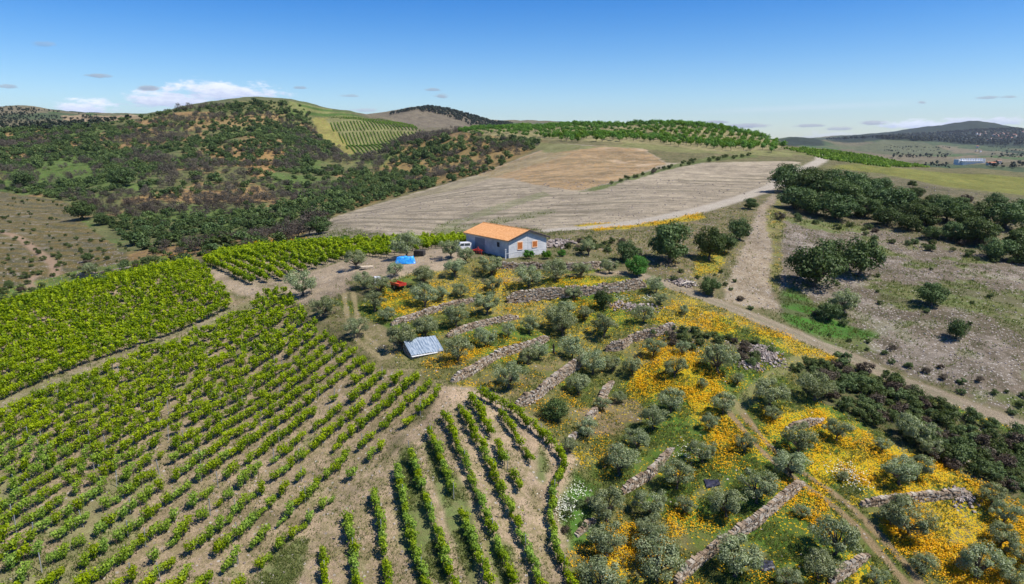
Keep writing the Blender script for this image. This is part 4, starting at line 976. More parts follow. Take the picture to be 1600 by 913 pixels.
single('evergreen_oak', OKP, 1292, 500, 40, 5., 'low dark oak above the bright green strip', 'oak tree', .9, G_O)
single('evergreen_oak', OKP, 1456, 478, 46, 5., 'lone small oak in the middle of the stony slope', 'oak tree', 1.0, G_O)
single('evergreen_oak', OKP, 1494, 530, 34, 5., 'dark small tree leaning on the lower stony slope', 'tree', 1.25)
single('evergreen_oak', OKP, 1172, 327, 26, 5., 'small oak alone between the gravel road and the ploughed strip', 'oak tree', .85, G_O)
single('evergreen_oak', FRP, 995, 433, 40, 5., 'bright green leafy tree at the end of the terrace above the pale wall', 'tree', 1.1)
single('evergreen_oak', OKP, 980, 410, 36, 5., 'blue-green oak behind the bright green tree', 'oak tree', 1.2, G_O)
single('evergreen_oak', OKP, 942, 484, 28, 5., 'narrow dark upright tree below the pale terrace wall', 'tree', 1.5)
single('evergreen_oak', OKP, 866, 655, 48, 5., 'dense dark round tree right of the tall wall foot', 'tree', .9)
single('evergreen_oak', OKP, 40, 293, 36, 5., 'round dark oak alone on the far left slope', 'oak tree', .9, G_O, 500)
single('evergreen_oak', OKP, 190, 292, 44, 5., 'broad oak in the middle of the burnt slope', 'oak tree', .85, G_O, 500)
single('evergreen_oak', OKP, 128, 344, 44, 5., 'dark oak at the head of the left valley clearing', 'oak tree', .85, G_O, 400)
single('evergreen_oak', OKP, 160, 352, 30, 5., 'lower dark oak at the right edge of the valley clearing', 'oak tree', .85, G_O, 400)
single('evergreen_oak', OKP, 498, 366, 40, 5., 'black-green oak at the left corner of the ploughed field', 'oak tree', .85, G_O, 400)
single('evergreen_oak', OKP, 138, 409, 18, 5., 'small dark tree above the old wall in the left valley', 'tree', 1.0, None, 300)
single('olive_tree', OLP, 141, 428, 26, 4.5, 'lone olive beside the old wall in the left valley', 'olive tree', .9, None, 300)
single('shrub', SHP, 161, 446, 42, 2.9, 'bright green bush below the old wall in the left valley', 'bush', .9, None, 300)
for x, lab, w_ in ((827, 'round orange tree in front of the gable, the left one', 19), (853, 'round orange tree at the right corner of the gable', 18), (878, 'small round orange tree right of the barn', 14)):
    single('orange_tree', FRP, x, 405 if x < 870 else 401, w_, 5., lab, 'orange tree', 1.05, 'orange trees by the barn')

# oaks on the wooded ridge at the right
placed = []
ROAK = [(1232,292,44),(1262,300,46),(1292,305,48),(1320,318,40),(1240,318,44),(1275,328,46),(1305,336,40),(1335,300,40),(1362,312,36),(1392,322,38),(1352,332,36),(1385,345,36),(1418,336,34),(1450,345,36),(1478,338,36),(1508,350,38),
 (1540,340,40),(1572,350,44),(1598,335,40),(1410,318,30),(1437,325,30),(1470,318,28),(1490,368,30),(1525,374,40),(1560,398,46),(1592,384,40),(1315,290,30),(1345,288,28),(1375,296,26),(1228,272,26),(1262,279,30),(1295,284,28),(1420,352,26),(1455,366,26),(1600,405,36),(1430,302,22),(1500,322,24),(1555,318,24)]
ROAK.sort(key=lambda t: t[1]); rows_ = [ROAK[i:i + 10] for i in range(0, len(ROAK), 10)]
for ri, rw in enumerate(rows_):
    rw.sort()
    for ci, (x, y, w_) in enumerate(rw):
        single('evergreen_oak', OKP, x, y + 8, w_ * tg.uniform(1.15, 1.6), 5., 'dark oak %s from the left in the %s rank of the ridge thicket' % (ORD[ci], ORD[ri]), 'oak tree', .8, G_O, 300)

# shrubs -----------------------------------------------------------
def scatter_px(poly, n, gmin, rmax, g, wt=None):
    lo = np.min(poly, 0); hi = np.max(poly, 0); out = []
    tries = 0
    while len(out) < n and tries < n * 60:
        tries += 1
        x, y = g.uniform(lo[0], hi[0]), g.uniform(lo[1], hi[1])
        if not pip(np.array([x]), np.array([y]), poly)[0]: continue
        p = raycast(x, y, rmax)
        if np.hypot(*p) > rmax - 1: continue
        if any((p[0] - q[2]) ** 2 + (p[1] - q[3]) ** 2 < gmin ** 2 for q in out): continue
        out.append((x, y, p[0], p[1]))
    return out
SHRUBS = []
SHZ = [([(1240,572),(1330,570),(1430,614),(1520,655),(1600,690),(1600,780),(1540,745),(1470,722),(1400,680),(1310,640),(1250,602)], 88, 1.4, 'shrub', (1.7, 3.8), 'the thicket below the gravel track'),
 ([(1000,512),(1060,514),(1190,538),(1215,560),(1170,574),(1120,556),(1040,538)], 30, 1.2, 'shrub', (1.2, 2.4), 'the scrub bank above the meadow'),
 ([(1225,272),(1290,266),(1400,282),(1500,305),(1600,320),(1600,400),(1480,385),(1390,350),(1290,335),(1220,325)], 80, 2.2, 'shrub', (2.0, 4.2), 'the ridge thicket'),
 ([(910,298),(985,276),(1050,258),(1110,246),(1180,240),(1188,245),(1115,252),(1050,264),(985,282)], 34, 2.0, 'shrub', (1.6, 3.2), 'the hedge across the fields'),
 ([(1215,335),(1300,342),(1400,366),(1480,390),(1600,408),(1600,420),(1480,404),(1380,378),(1290,356),(1215,350)], 24, 2., 'shrub', (1.6, 3.4), 'the thicket edge'),
 ([(860,372),(920,375),(1000,385),(1010,420),(960,402),(880,392)], 20, 1.5, 'shrub', (1.3, 2.8), 'the bank right of the barn'),
 ([(1050,425),(1130,420),(1165,455),(1200,482),(1190,492),(1110,465),(1050,442)], 12, 1.5, 'shrub', (.8, 1.8), 'the verge above the gravel track'),
 ([(1230,500),(1380,540),(1600,620),(1600,655),(1400,575),(1260,515)], 20, 1.8, 'shrub', (.8, 1.9), 'the far track verge'),
 ([(890,770),(930,760),(935,800),(900,860),(880,840)], 6, 1., 'shrub', (1.0, 1.8), 'the tall grass right of the vine rows'),
 ([(1250,480),(1330,480),(1320,515),(1270,500)], 7, 1.3, 'shrub', (1.0, 2.2), 'the dark patch below the oak pair'),
 ([(1300,370),(1580,440),(1600,520),(1400,520),(1290,460)], 14, 4, 'shrub', (.8, 1.8), 'the stony slope'),
 ([(0,300),(100,318),(150,360),(225,405),(200,420),(95,436),(0,440)], 120, 1.4, 'shrub', (.7, 2.6), 'the left valley clearing'),
 ([(100,436),(230,408),(290,400),(280,412),(150,440)], 22, 1.8, 'shrub', (2.0, 3.6), 'the strip behind the vines'),
 ([(0,415),(60,440),(100,455),(20,470),(0,480)], 12, 1.5, 'shrub', (1.8, 3.2), 'the gully at the left edge'),
 ([(1420,700),(1600,790),(1600,730),(1440,670)], 14, 1.4, 'shrub', (2.2, 4.2), 'the thicket at the right edge')]
for zi, (poly, n, gm, nm, (w0, w1), where) in enumerate(SHZ):
    g = np.random.default_rng(900 + zi)
    cntb = {}
    for (x, y, wx, wy) in sorted(scatter_px(poly, n, gm, 420, g)):
        br_ = g.random() < (.25 if zi in (0, 2, 3) else .3); big = g.uniform(w0, w1)
        look = '%s %s' % ('large' if big > (w0 + w1) / 2 else 'low', 'brownish' if br_ else 'dark green'); rk = cntb[look] = cntb.get(look, -1) + 1
        lab = '%s bush %s from left in %s' % (look, ORD[rk], where)
        SHRUBS.append((big / math.hypot(wx, wy) * (x < 1598), br_, wx, wy, gz(wx, wy), big, lab, '%s bushes in %s' % ('brown' if br_ else 'green', where), g.uniform(.8, 1.15)))
SHRUBS.sort(key=lambda t: -t[0])
for _s, br_, wx, wy, wz, big, lab, grp, hs_ in SHRUBS[:285]: plant('shrub', BRP if br_ else SHP, (wx, wy, wz), big, 2.9, lab, 'bush', grp, hs_)
a = np.array([(t[2], t[3], t[4], t[5]) for t in SHRUBS[285:]]); q, r, _ = tile([(p[2], p[3]) for p in SHP], tg.integers(0, 5, len(a)), a[:, :3], tg.uniform(0, 6, len(a)), a[:, 3] / 2.9)
tag(quads_obj('low_shrubs', q, M['shrub'], None, r), 'small scattered shrubs on the slopes and in the valley', 'shrubs', None, 'stuff')

# orchard on the crest ----------------------------------------------
OPX = [(705,206),(760,197),(840,192),(940,196),(1060,194),(1130,199),(1182,211),(1226,232),(1205,240),(1130,236),(1050,228),(1000,221),(900,223),(830,216),(740,212)]
og = np.random.default_rng(31); cand = []
uu = np.array([math.cos(.5), math.sin(.5)]); vv = np.array([-uu[1], uu[0]])
for i in range(-80, 80):
    for j in range(-80, 80):
        p = np.array([30., 400.]) + uu * 6.6 * i + vv * 5.4 * j + og.normal(0, .35, 2)
        r = np.hypot(*p)
        if not 290 < r < 620: continue
        z = gz(*p); px, py, d = project(p[0], p[1], z)
        if pip(np.array([px]), np.array([py]), OPX)[0] and visible(p[0], p[1], 3.) and og.random() > .06: cand.append((float(d), p[0], p[1], z, float(px), float(py)))
cand.sort(); print('orchard', len(cand))
olab = relabel([(c[4], c[5], 1, 'orchard') for c in cand[:290]], '%s tree %s %s', FMARKS)
for k, (d, x, y, z, px, py) in enumerate(cand[:290]):
    plant('orchard_tree', ORP, (x, y, z), og.uniform(3.2, 4.6), 4.3, olab[k], 'fruit tree', 'orchard trees on the %s of the crest' % ('right' if px > 1000 else 'left'), og.uniform(.95, 1.15))
if len(cand) > 290:
    a = np.array(cand[290:]); q, r, _ = tile([(p[2], p[3]) for p in ORP], og.integers(0, 5, len(a)), a[:, 1:4], og.uniform(0, 6, len(a)), og.uniform(.75, 1.05, len(a)))
    tag(quads_obj('orchard_trees', q, M['orchard'], None, r), 'far rows of green orchard trees along the crest', 'orchard', None, 'stuff')

# hillside scrub ------------------------------------------------------
hp = [(0,200),(100,194),(200,181),(300,160),(400,146),(450,150),(470,166),(486,178),(490,205),(540,245),(566,250),(640,215),(720,208),(850,225),(760,270),(640,302),(520,338),(500,360),(480,374),(400,386),(300,405),(230,400),(150,340),(110,315),(60,305),(0,300)]
clr = [[(300,196),(370,188),(440,182),(440,190),(360,200),(290,206)], [(392,255),(425,240),(440,245),(425,268),(398,275)], [(60,260),(130,240),(150,280),(60,290)], [(700,208),(860,222),(700,216)]]
hg = np.random.default_rng(41); H = []
X0 = hg.uniform(-520, 60, 60000); Y0 = hg.uniform(120, 760, 60000)
rr_ = np.hypot(X0, Y0); zz_ = height(X0, Y0); px_, py_, d_ = project(X0, Y0, zz_)
ok = (rr_ < 740) & (px_ > -40) & pip(px_, py_, hp)
for c in clr: ok &= ~(pip(px_, py_, c) & (hg.random(len(px_)) < .85))
dens = fbm(X0, Y0, 38, 3, 71); foot = sst(py_, 285, 320) * sst(px_, 100, 200); tops = sst(px_, 320, 360) * sst(py_, 182, 172) * (px_ < 455); foot = foot + tops * 1.2; ok &= hg.random(len(X0)) < np.clip(sst(dens, .34, .56) * .95 + .12 + foot * .55, 0, 1)
right = (px_ > 540) & (py_ > 205); ok &= ~(right & (hg.random(len(px_)) < .35))
idx = np.where(ok)[0]; taken = {}; 
keep = []
for i in idx:
    c_ = (int(X0[i] // 4.3), int(Y0[i] // 4.3))
    if c_ in taken: continue
    taken[c_] = 1; keep.append(i)
keep = [i for i in keep if visible(X0[i], Y0[i], 2.5)]
print('hill', len(keep))
burn = fbm(X0, Y0, 55, 3, 91) + hg.normal(0, .08, len(X0)) - foot * .10
keep.sort(key=lambda i: d_[i])
kb = {i: bool(burn[i] > .53) for i in keep}; w0_ = {i: float(hg.uniform(2.0, 5.0) * (1 + .9 * hg.random() ** 4) * (1 + .2 * (d_[i] > 400))) for i in keep}
n_oak_left = 300 - 75; cnt = {True: 0, False: 0}; HIT = []; restg, restb = [], []
def area_name(px, py):
    if px > 540: return 'on the ochre slope above the ploughed field'
    if py < 240: return 'high on the far hill'
    if px < 260: return 'on the left side of the burnt hill'
    return 'at the foot of the far hill above the valley'
for i in keep:
    b = kb[i]; loc = (float(X0[i]), float(Y0[i]), float(zz_[i])); lim = 200 if b else n_oak_left
    if cnt[b] < lim and 0 < px_[i] < 1600 and py_[i] < 913:
        cnt[b] += 1; HIT.append((b, i, loc)); continue
    else: (restb if b else restg).append((*loc, w0_[i]))
hl = relabel([(float(px_[i]), float(py_[i]), 1, 'burnt leafless' if b else 'rounded green oak') for b, i, loc in HIT], '%s tree %s %s', FMARKS)
for q_, (b, i, loc) in enumerate(HIT):
    ar = area_name(px_[i], py_[i])
    if b: plant('burnt_tree', BUP, loc, w0_[i] * .95, 4.3, hl[q_], 'burnt tree', 'burnt trees ' + ar, .9)
    else: plant('evergreen_oak', SCP, loc, w0_[i], 4.9, hl[q_], 'oak tree', 'oaks ' + ar, .85)
for lst, pr, nm, mt, bw, lab in ((restg, SCP, 'hillside_scrub', M['scrub'], 4.9, 'green evergreen scrub covering the far hill'), (restb, BUP, 'burnt_scrub', M['burnt'], 4.3, 'dark burnt trees and scrub scattered over the far hill')):
    a = np.array(lst); q, r, _ = tile([(p[2], p[3]) for p in pr], hg.integers(0, len(pr), len(a)), a[:, :3], hg.uniform(0, 6, len(a)), a[:, 3] / bw * np.array(1.0))
    tag(quads_obj(nm, q, mt, None, r), lab, 'scrub', None, 'stuff')

# vine rows on the far hill and on the crest at right
def hedge_rows(poly, dirv, sp, rmax, g, w_=.9, h_=1.2, step=1.6, rmin=0):
    P = wpoly(poly, True, 10, rmax); c = P.mean(0); dv = unit(np.array(dirv, float)); nv = np.array([-dv[1], dv[0]])
    s = (P - c) @ dv; t = (P - c) @ nv; out = []
    for k in np.arange(t.min(), t.max(), sp):
        ss = np.arange(s.min(), s.max(), step); q = c + ss[:, None] * dv + k * nv
        z = height(q[:, 0], q[:, 1]); px, py, d = project(q[:, 0], q[:, 1], z)
        m = pip(px, py, poly) & (np.hypot(*q.T) < rmax + 30) & (np.hypot(*q.T) > rmin)
        out.append(np.stack([q[m, 0], q[m, 1], z[m]], 1))
    return np.concatenate(out)
fg = np.random.default_rng(51)
def far_proto(g):
    q, r, c = crown(g, 26, np.array([.95, .5, .6]), .65, 4, .6, .75, .8); return q, r
FPV = [far_proto(fg) for _ in range(4)]
far = []
A1 = wpoly([(505,186),(600,250)], False, 400, 700); 
for poly, dv, spc_, rmax in (([(506,184),(560,183),(664,205),(600,203),(520,206)], 'a', 3.1, 700), ([(524,209),(600,206),(655,207),(610,228),(566,246),(550,242)], 'a', 3.1, 700)):
    p0 = raycast(530, 212, 700); p1 = raycast(560, 238, 700); dv = p1 - p0
    far.append((hedge_rows(poly, dv, spc_, rmax, fg), math.atan2(dv[1], dv[0])))
p0 = raycast(1290, 250, 340); p1 = raycast(1470, 262, 340); dv = p1 - p0
far.append((hedge_rows([(1225,233),(1290,233),(1440,254),(1480,262),(1380,262),(1290,250)], dv, 5.2, 400, fg, step=1.3), math.atan2(dv[1], dv[0])))
p0 = raycast(455, 160, 700); p1 = raycast(590, 186, 700); dv = p1 - p0
far.append((hedge_rows([(425,149),(500,160),(640,192),(655,203),(560,188),(505,184),(486,184),(465,170)], dv, 3.2, 720, fg), math.atan2(dv[1], dv[0])))
p0 = raycast(462, 383, 230); p1 = raycast(440, 376, 230); dv = p1 - p0
far.append((hedge_rows([(425,390),(468,377),(560,378),(540,386),(470,388)], dv, 2.4, 230, fg, step=1.2), math.atan2(dv[1], dv[0])))
Qf, Rf = [], []
for pts, ang in far:
    if not len(pts): continue
    q, r, _ = tile(FPV, fg.integers(0, 4, len(pts)), pts, np.full(len(pts), ang), np.ones(len(pts))); Qf.append(q); Rf.append(r)
tag(quads_obj('distant_grapevines', np.concatenate(Qf), M['vine_far'], None, np.concatenate(Rf) * .8), 'thin green rows of distant vineyards on the hills', 'grapevines', None, 'stuff')

# ------------------------------------------------------------------ things in the yard
def rmatp(name, c, rough=.4, metal=0.): return plain_mat(name, c, tuple(x * .75 for x in c), 3, rough, metal, .4)
RED = rmatp('red_paint', (.50, .045, .03)); WHT = rmatp('white_paint', (.78, .78, .76)); BLK = rmatp('black_rubber', (.03, .03, .03), .8); GLS = plain_mat('dark_glass', (.03, .04, .05), None, 3, .08, 0, .6); STL = rmatp('steel', (.35, .35, .36), .4, .6)
def wheel(parent, x, y, r, wd=.2):
    w_ = tube([[x, y - wd / 2, r], [x, y + wd / 2, r]], [r, r], 14); o = quads_obj('wheel', w_, BLK, parent)
    quads_obj('rim', tube([[x, y - wd / 2 - .012, r], [x, y + wd / 2 + .012, r]], [r * .55, r * .55], 12), STL, o); return o
def build_van():
    p = pt(722, 393, 200); e = empty('van', p, R(195), 'small white van parked at the far corner of the barn', 'van', None, .88)
    prof = [(-1.95,.32),(-1.98,.95),(-1.85,1.75),(-1.6,1.86),(.35,1.86),(.95,1.22),(1.75,1.02),(1.95,.8),(1.97,.35)]
    q = []; n = len(prof)
    for s in (-1, 1):
        pts = np.array([[x, s * (.80 if z < 1.25 else .70), z] for x, z in prof]); c = pts.mean(0) - [0, 0, .2]
        for i in range(0, n): a = pts[i]; b = pts[(i + 1) % n]; q.append([a, b, c, c])
    L_ = np.array([[x, -.80 if z < 1.25 else -.70, z] for x, z in prof]); R_ = L_ * [1, -1, 1]
    for i in range(n): j = (i + 1) % n; q.append([L_[i], L_[j], R_[j], R_[i]])
    b = quads_obj('body', np.array(q), WHT, e)
    quads_obj('windscreen', np.array([[[.42,-.62,1.80],[.42,.62,1.80],[.93,.66,1.27],[.93,-.66,1.27]]]) + [.02, 0, .02], GLS, e)
    for s in (-1, 1):
        quads_obj('side_window', np.array([[[-.3, s*.765, 1.72],[.3, s*.765, 1.72],[.75, s*.80, 1.28],[-.3, s*.80, 1.28]]]), GLS, e)
        quads_obj('side_window', np.array([[[-1.5, s*.765, 1.70],[-.45, s*.765, 1.72],[-.45, s*.80, 1.28],[-1.55, s*.80, 1.28]]]), GLS, e)
        quads_obj('headlight', box((1.93, s * .58, .78), (.08, .28, .18)), STL, e)
        for x in (-1.25, 1.25): wheel(e, x, s * .74, .31)
    quads_obj('bumper', box((1.99, 0, .42), (.1, 1.5, .2)), BLK, e)
build_van()
def build_plough():
    p = pt(747, 397, 200); e = empty('plough', p, R(-35), 'red farm plough lying against the dark side of the barn', 'plough')
    fr = [tube([[-1.1,y,.65],[1.1,y,.65]],[.07,.07]) for y in (-.35,.35)] + [tube([[x,-.5,.65],[x,.5,.65]],[.06,.06]) for x in (-1.0,-.3,.4,1.0)]
    fr += [tube([[-.3,0,.65],[0,0,1.25],[.4,0,.65]],[.05,.05,.05])]
    quads_obj('frame', np.concatenate(fr), RED, e)
    for x in (-.95,-.45,.05,.55,1.0): quads_obj('tine', tube([[x,-.35,.65],[x+.05,-.5,.35],[x+.2,-.38,.02]],[.05,.04,.03]), RED, e)
    quads_obj('blade_guard', box((.1,.1,.8),(1.5,.5,.06)), RED, e)
build_plough()
def build_trailer():
    p = pt(622, 451, 200); e = empty('farm_trailer', p, R(-48), 'bright red farm trailer standing in the yellow flowers beside an olive', 'trailer')
    rd = rmatp('orange_red_paint', (.72, .10, .04), .5)
    quads_obj('bed', np.concatenate([box((0,0,.62),(2.6,1.3,.08)), box((0,-.66,.8),(2.6,.05,.34)), box((0,.66,.8),(2.6,.05,.34))]), rd, e)
    quads_obj('tailboard', box((1.31,0,.85),(.05,1.3,.44)), RED, e)
    quads_obj('loading_ramp', box((-1.9,0,.48),(1.2,1.2,.05)), rd, e)
    quads_obj('drawbar', tube([[-1.2,0,.5],[-2.7,0,.35]],[.06,.05]), STL, e)
    for s in (-1,1): wheel(e, .2, s*.72, .33, .18)
build_trailer()
def build_tarp():
    p = pt(633, 411, 200); g = np.random.default_rng(3); n = 34; m = 20
    u = np.linspace(-1, 1, n); v = np.linspace(-1, 1, m); U, V = np.meshgrid(u, v, indexing='ij')
    h = (1 - np.abs(U) ** 3.2) * (1 - np.abs(V) ** 3.0); h = np.clip(h * 1.8, 0, 1)
    Zt = 1.05 * h * (.82 + .35 * vn(U * 2.2 + 4, V * 2 + 1, 3)) + .14 * (vn(U * 9, V * 5, 5) - .5) * h
    Xt = U * 1.75 + .10 * (vn(U * 6, V * 6, 9) - .5); Yt = V * 1.05 + .1 * (vn(U * 6 + 9, V * 6, 2) - .5)
    G = np.stack([Xt, Yt, Zt + .02], -1); q = np.stack([G[:-1, :-1], G[1:, :-1], G[1:, 1:], G[:-1, 1:]], 2).reshape(-1, 4, 3)
    e = quads_obj('tarpaulin', q, plain_mat('blue_plastic', (.02, .22, .72), (.05, .42, .85), 2.5, .35, 0, .6, .05), None, None, None, p); e.rotation_euler = (0, 0, R(6))
    tag(e, 'crumpled bright blue tarpaulin covering a heap in the dirt yard', 'tarpaulin')
    p = pt(655, 400, 200); e = empty('log_pile', p, R(80), 'dark stack of logs beside the blue tarpaulin', 'log pile')
    q = [tube([[-.7, y, z], [.7, y + g.normal(0, .03), z]], [.11, .1], 7) for z in (.1, .3, .5, .7, .9) for y in np.arange(-.9, .91, .23)]
    quads_obj('logs', np.concatenate(q), plain_mat('dark_logs', (.07, .06, .05), (.03, .03, .03), 5), e)
build_tarp()
def build_tank():
    p = pt(590, 444, 200); e = empty('water_tank', p, .3, 'white plastic water tank half hidden among olives left of the red trailer', 'tank')
    quads_obj('container', np.concatenate([box((0,0,.66),(.92,1.05,.95), 0, .97), tube([[0,0,1.12],[0,0,1.22]],[.14,.14],10)]), rmatp('white_plastic', (.8,.8,.8)), e)
    q = [tube([[sx*.5,y,.18],[sx*.5,y,1.16]],[.015,.015],4) for sx in (-1,1) for y in np.linspace(-.55,.55,6)] + [tube([[x,sy*.57,.18],[x,sy*.57,1.16]],[.015,.015],4) for sy in (-1,1) for x in np.linspace(-.5,.5,6)]
    quads_obj('cage', np.concatenate(q), STL, e); quads_obj('pallet', np.concatenate([box((0,y,.09),(1.1,.15,.16)) for y in (-.5,0,.5)]), M['vwood'], e)
    p = pt(574, 420, 200); e = empty('board_pile', p, .25, 'pale stack of boards on the bare yard under an olive', 'boards')
    g = np.random.default_rng(8)
    quads_obj('boards', np.concatenate([box((g.normal(0,.04), y, .12 + k*.07), (2.0, .22, .06), g.normal(0, .02)) for k in range(5) for y in (-.36,-.12,.12,.36)]), plain_mat('pale_wood', (.62,.52,.38), (.5,.4,.28), 4), e)
    quads_obj('bearers', np.concatenate([box((x,0,.04),(.1,.9,.08)) for x in (-.7,.7)]), M['vwood'], e)
build_tank()
def build_shed():
    # sheet-metal lean-to roof over a low stone hut, set into the terrace
    bl = pt(643, 562, 200); br_ = pt(694, 549, 200); u = unit(br_[:2] - bl[:2]); L_ = np.hypot(*(br_ - bl)[:2]); v = np.array([-u[1], u[0]])
    e = empty('metal_roofed_hut', (bl[0], bl[1], bl[2]), math.atan2(u[1], u[0]), 'low stone hut with a sloping blue-grey corrugated metal roof', 'hut')
    D = 2.6; z0, z1 = .45, 1.75; n = 84; q = []; ys = np.linspace(0, D, 4)
    xs = np.linspace(0, L_, n); wob = .022 * np.sin(xs * 2 * math.pi / .36)
    lift = .04 * np.sin(xs * 1.1) + np.where((xs // .9).astype(int) % 2 == 0, .03, 0)
    for j in range(3):
        for i in range(n - 1):
            y0, y1 = ys[j], ys[j + 1]; a = [(xs[i], y0, wob[i] + lift[i] + z0 + (z1 - z0) * y0 / D), (xs[i + 1], y0, wob[i + 1] + lift[i + 1] + z0 + (z1 - z0) * y0 / D),
               (xs[i + 1], y1, wob[i + 1] + lift[i + 1] + z0 + (z1 - z0) * y1 / D), (xs[i], y1, wob[i] + lift[i] + z0 + (z1 - z0) * y1 / D)]
            q.append(a)
    quads_obj('roof', np.array(q), plain_mat('corrugated_zinc', (.15, .20, .26), (.31, .36, .41), 2.2, .75, .0, .2, .0, 4, (3, .4, 1)), e)
    quads_obj('eave_strip', np.concatenate([box((L_ * f, -.12, z0 - .06), (L_ / 9 * .96, .34, .04), .02) for f in (np.arange(7) + .5) / 9]), plain_mat('white_sheet', (.72, .72, .70), (.55, .54, .5), 3), e)
    g = np.random.default_rng(4); Q = []; rn = []
    for wall_ in range(4):
        for c_ in range(8):
            s = 0; full = L_ if wall_ < 2 else D
            while s < full:
                l = g.uniform(.25, .5); m = s + l / 2; s += l; zz = c_ * .2 - .3
                if wall_ == 0: pos = (m, .1, zz); tp = z0 - .12; rz = 0
                elif wall_ == 1: pos = (m, D - .15, zz); tp = z1 - .15; rz = 0
                else: pos = (.15 if wall_ == 2 else L_ - .15, m, zz); tp = z0 + (z1 - z0) * m / D - .15; rz = math.pi / 2
                if zz > tp or m > full: continue
                Q.append(box(pos, (l * .95, .35, .2), rz, .92)); rn += [g.uniform()] * 6
    quads_obj('wall', np.concatenate(Q), M['stone'], e, rn)
build_shed()
def sheet(px, py, w_, d_, lab):
    p = pt(px, py, 200); n = 12; u = np.linspace(-1, 1, n); U, V = np.meshgrid(u, u, indexing='ij')
    x = p[0] + U * w_ / 2; y = p[1] + V * d_ / 2 * (1 - .2 * U)
    z = height(x, y) + .05 + .12 * vn(U * 3 + px, V * 3, 4)
    G = np.stack([x - p[0], y - p[1], z - p[2]], -1); q = np.stack([G[:-1, :-1], G[1:, :-1], G[1:, 1:], G[:-1, 1:]], 2).reshape(-1, 4, 3)
    tag(quads_obj('plastic_sheet', q, plain_mat('dark_plastic', (.035, .035, .06), (.02, .02, .03), 3, .4), None, None, None, p), lab, 'plastic sheet')
sheet(1113, 756, 1.4, 1.0, 'dark plastic sheet on the dry grass between olives right of the straight wall'); sheet(1198, 885, 1.3, 1.0, 'dark plastic sheet on the ground near the bottom edge')
def heap(px, py, w_, d_, h_, n, lab, seed, s=(.12, .4), mat='rubble', cat='rubble heap'):
    p = pt(px, py, 300); g = np.random.default_rng(seed); Q = []; rn = []
    for _ in range(n):
        x, y = g.normal(0, .42, 2); hh = max(0, 1 - math.hypot(x, y)) * h_ * g.uniform(.2, 1); sz = g.uniform(*s)
        wx, wy = p[0] + x * w_, p[1] + y * d_
        b = box((0, 0, 0), (sz, sz * g.uniform(.5, 1), sz * g.uniform(.4, .8)), g.uniform(0, 3), g.uniform(.6, .95))
        a = g.uniform(-.6, .6); b = b @ np.array([[1, 0, 0], [0, math.cos(a), -math.sin(a)], [0, math.sin(a), math.cos(a)]])
        Q.append(b + [wx - p[0], wy - p[1], gz(wx, wy) + hh - p[2] + sz * .2]); rn += [g.uniform()] * 6
    tag(quads_obj('rubble_heap', np.concatenate(Q), M[mat], None, rn, None, p), lab, cat, None, 'stuff')
heap(1196, 556, 2.4, 3.0, .5, 420, 'pale pink rubble heap between scrub and the orange flower band', 1)
heap(1172, 570, 2.0, 1.6, .3, 160, 'scattered pink stones below the rubble heap', 2)
heap(872, 382, 3.0, 4.0, .8, 260, 'brown rubble and broken timber behind the barn', 3, (.2, .7))
heap(1000, 482, 3.0, 1.6, .3, 160, 'low scatter of pinkish stones below the pale wall', 4)
heap(970, 478, 2.6, 1.4, .3, 120, 'low scatter of stones beside the narrow dark tree', 5)
heap(1505, 778, 1.6, 1.6, .3, 90, 'fallen white stones at the right end of the dark wall', 6)
heap(1065, 442, 2.4, 2.0, .4, 150, 'brown rubble on the bank above the gravel track', 7, (.15, .5))
def build_small():
    p = pt(1075, 447, 200); e = empty('dead_branch', p + [0, 0, .35], .5, 'bleached dead branch lying on the bank above the gravel track', 'branch')
    quads_obj('limb', np.concatenate([tube([[-1.3,0,.1],[-.2,.1,.3],[.9,-.1,.1],[1.6,.1,.25]],[.1,.12,.09,.04]), tube([[-.2,.1,.3],[.1,.6,.6],[.4,.9,.6]],[.07,.05,.02]), tube([[.4,0,.2],[.7,-.5,.45],[1.2,-.9,.35]],[.06,.04,.02])]), plain_mat('bleached_wood', (.60,.54,.45),(.42,.36,.29),5), e)
    p = pt(865, 552, 200); e = empty('tree_stump', p, 0, 'slim blackened tree stump standing alone on the grass terrace', 'stump')
    quads_obj('stem', tube([[0,0,-.1],[.03,0,.5],[-.04,.02,1.0],[0,0,1.3]],[.14,.12,.14,.07],8), plain_mat('charred_wood', (.05,.035,.03),(.03,.02,.02),6), e)
    quads_obj('bare_patch', tube([[.06,-.1,.02],[.09,-.12,.45]],[.07,.05],6), plain_mat('pale_wood_core', (.5,.42,.3), None), e)
    c0 = at(795, 404, 115); u = -BV; p = np.array([c0[0], c0[1]]) + (-BV) * 1.0 + np.array([.6, -.8]) * .5; z = gz(*p)
    e = empty('gate_post', (p[0], p[1], z), 0, 'white concrete gate post at the near corner of the barn', 'post')
    quads_obj('shaft', box((0,0,.8),(.2,.2,1.7)), WHT, e); quads_obj('cap', box((0,0,1.68),(.26,.26,.07)), WHT, e); quads_obj('rail', box((.55,.1,.95),(.9,.05,.07), .2), WHT, e)
    p = pt(757, 410, 200); e = empty('wooden_crate', p, .5, 'yellow-orange wooden crate on the bank in front of the barn', 'crate')
    q = [box((0,sy*.45,.2+k*.2),(1.2,.04,.16)) for k in range(3) for sy in (-1,1)] + [box((sx*.6,0,.2+k*.2),(.04,.9,.16)) for k in range(3) for sx in (-1,1)]
    quads_obj('slats', np.concatenate(q), plain_mat('yellow_wood', (.62,.36,.10),(.5,.28,.08),4), e); quads_obj('base', box((0,0,.1),(1.16,.86,.05)), M['vwood'], e)
build_small()
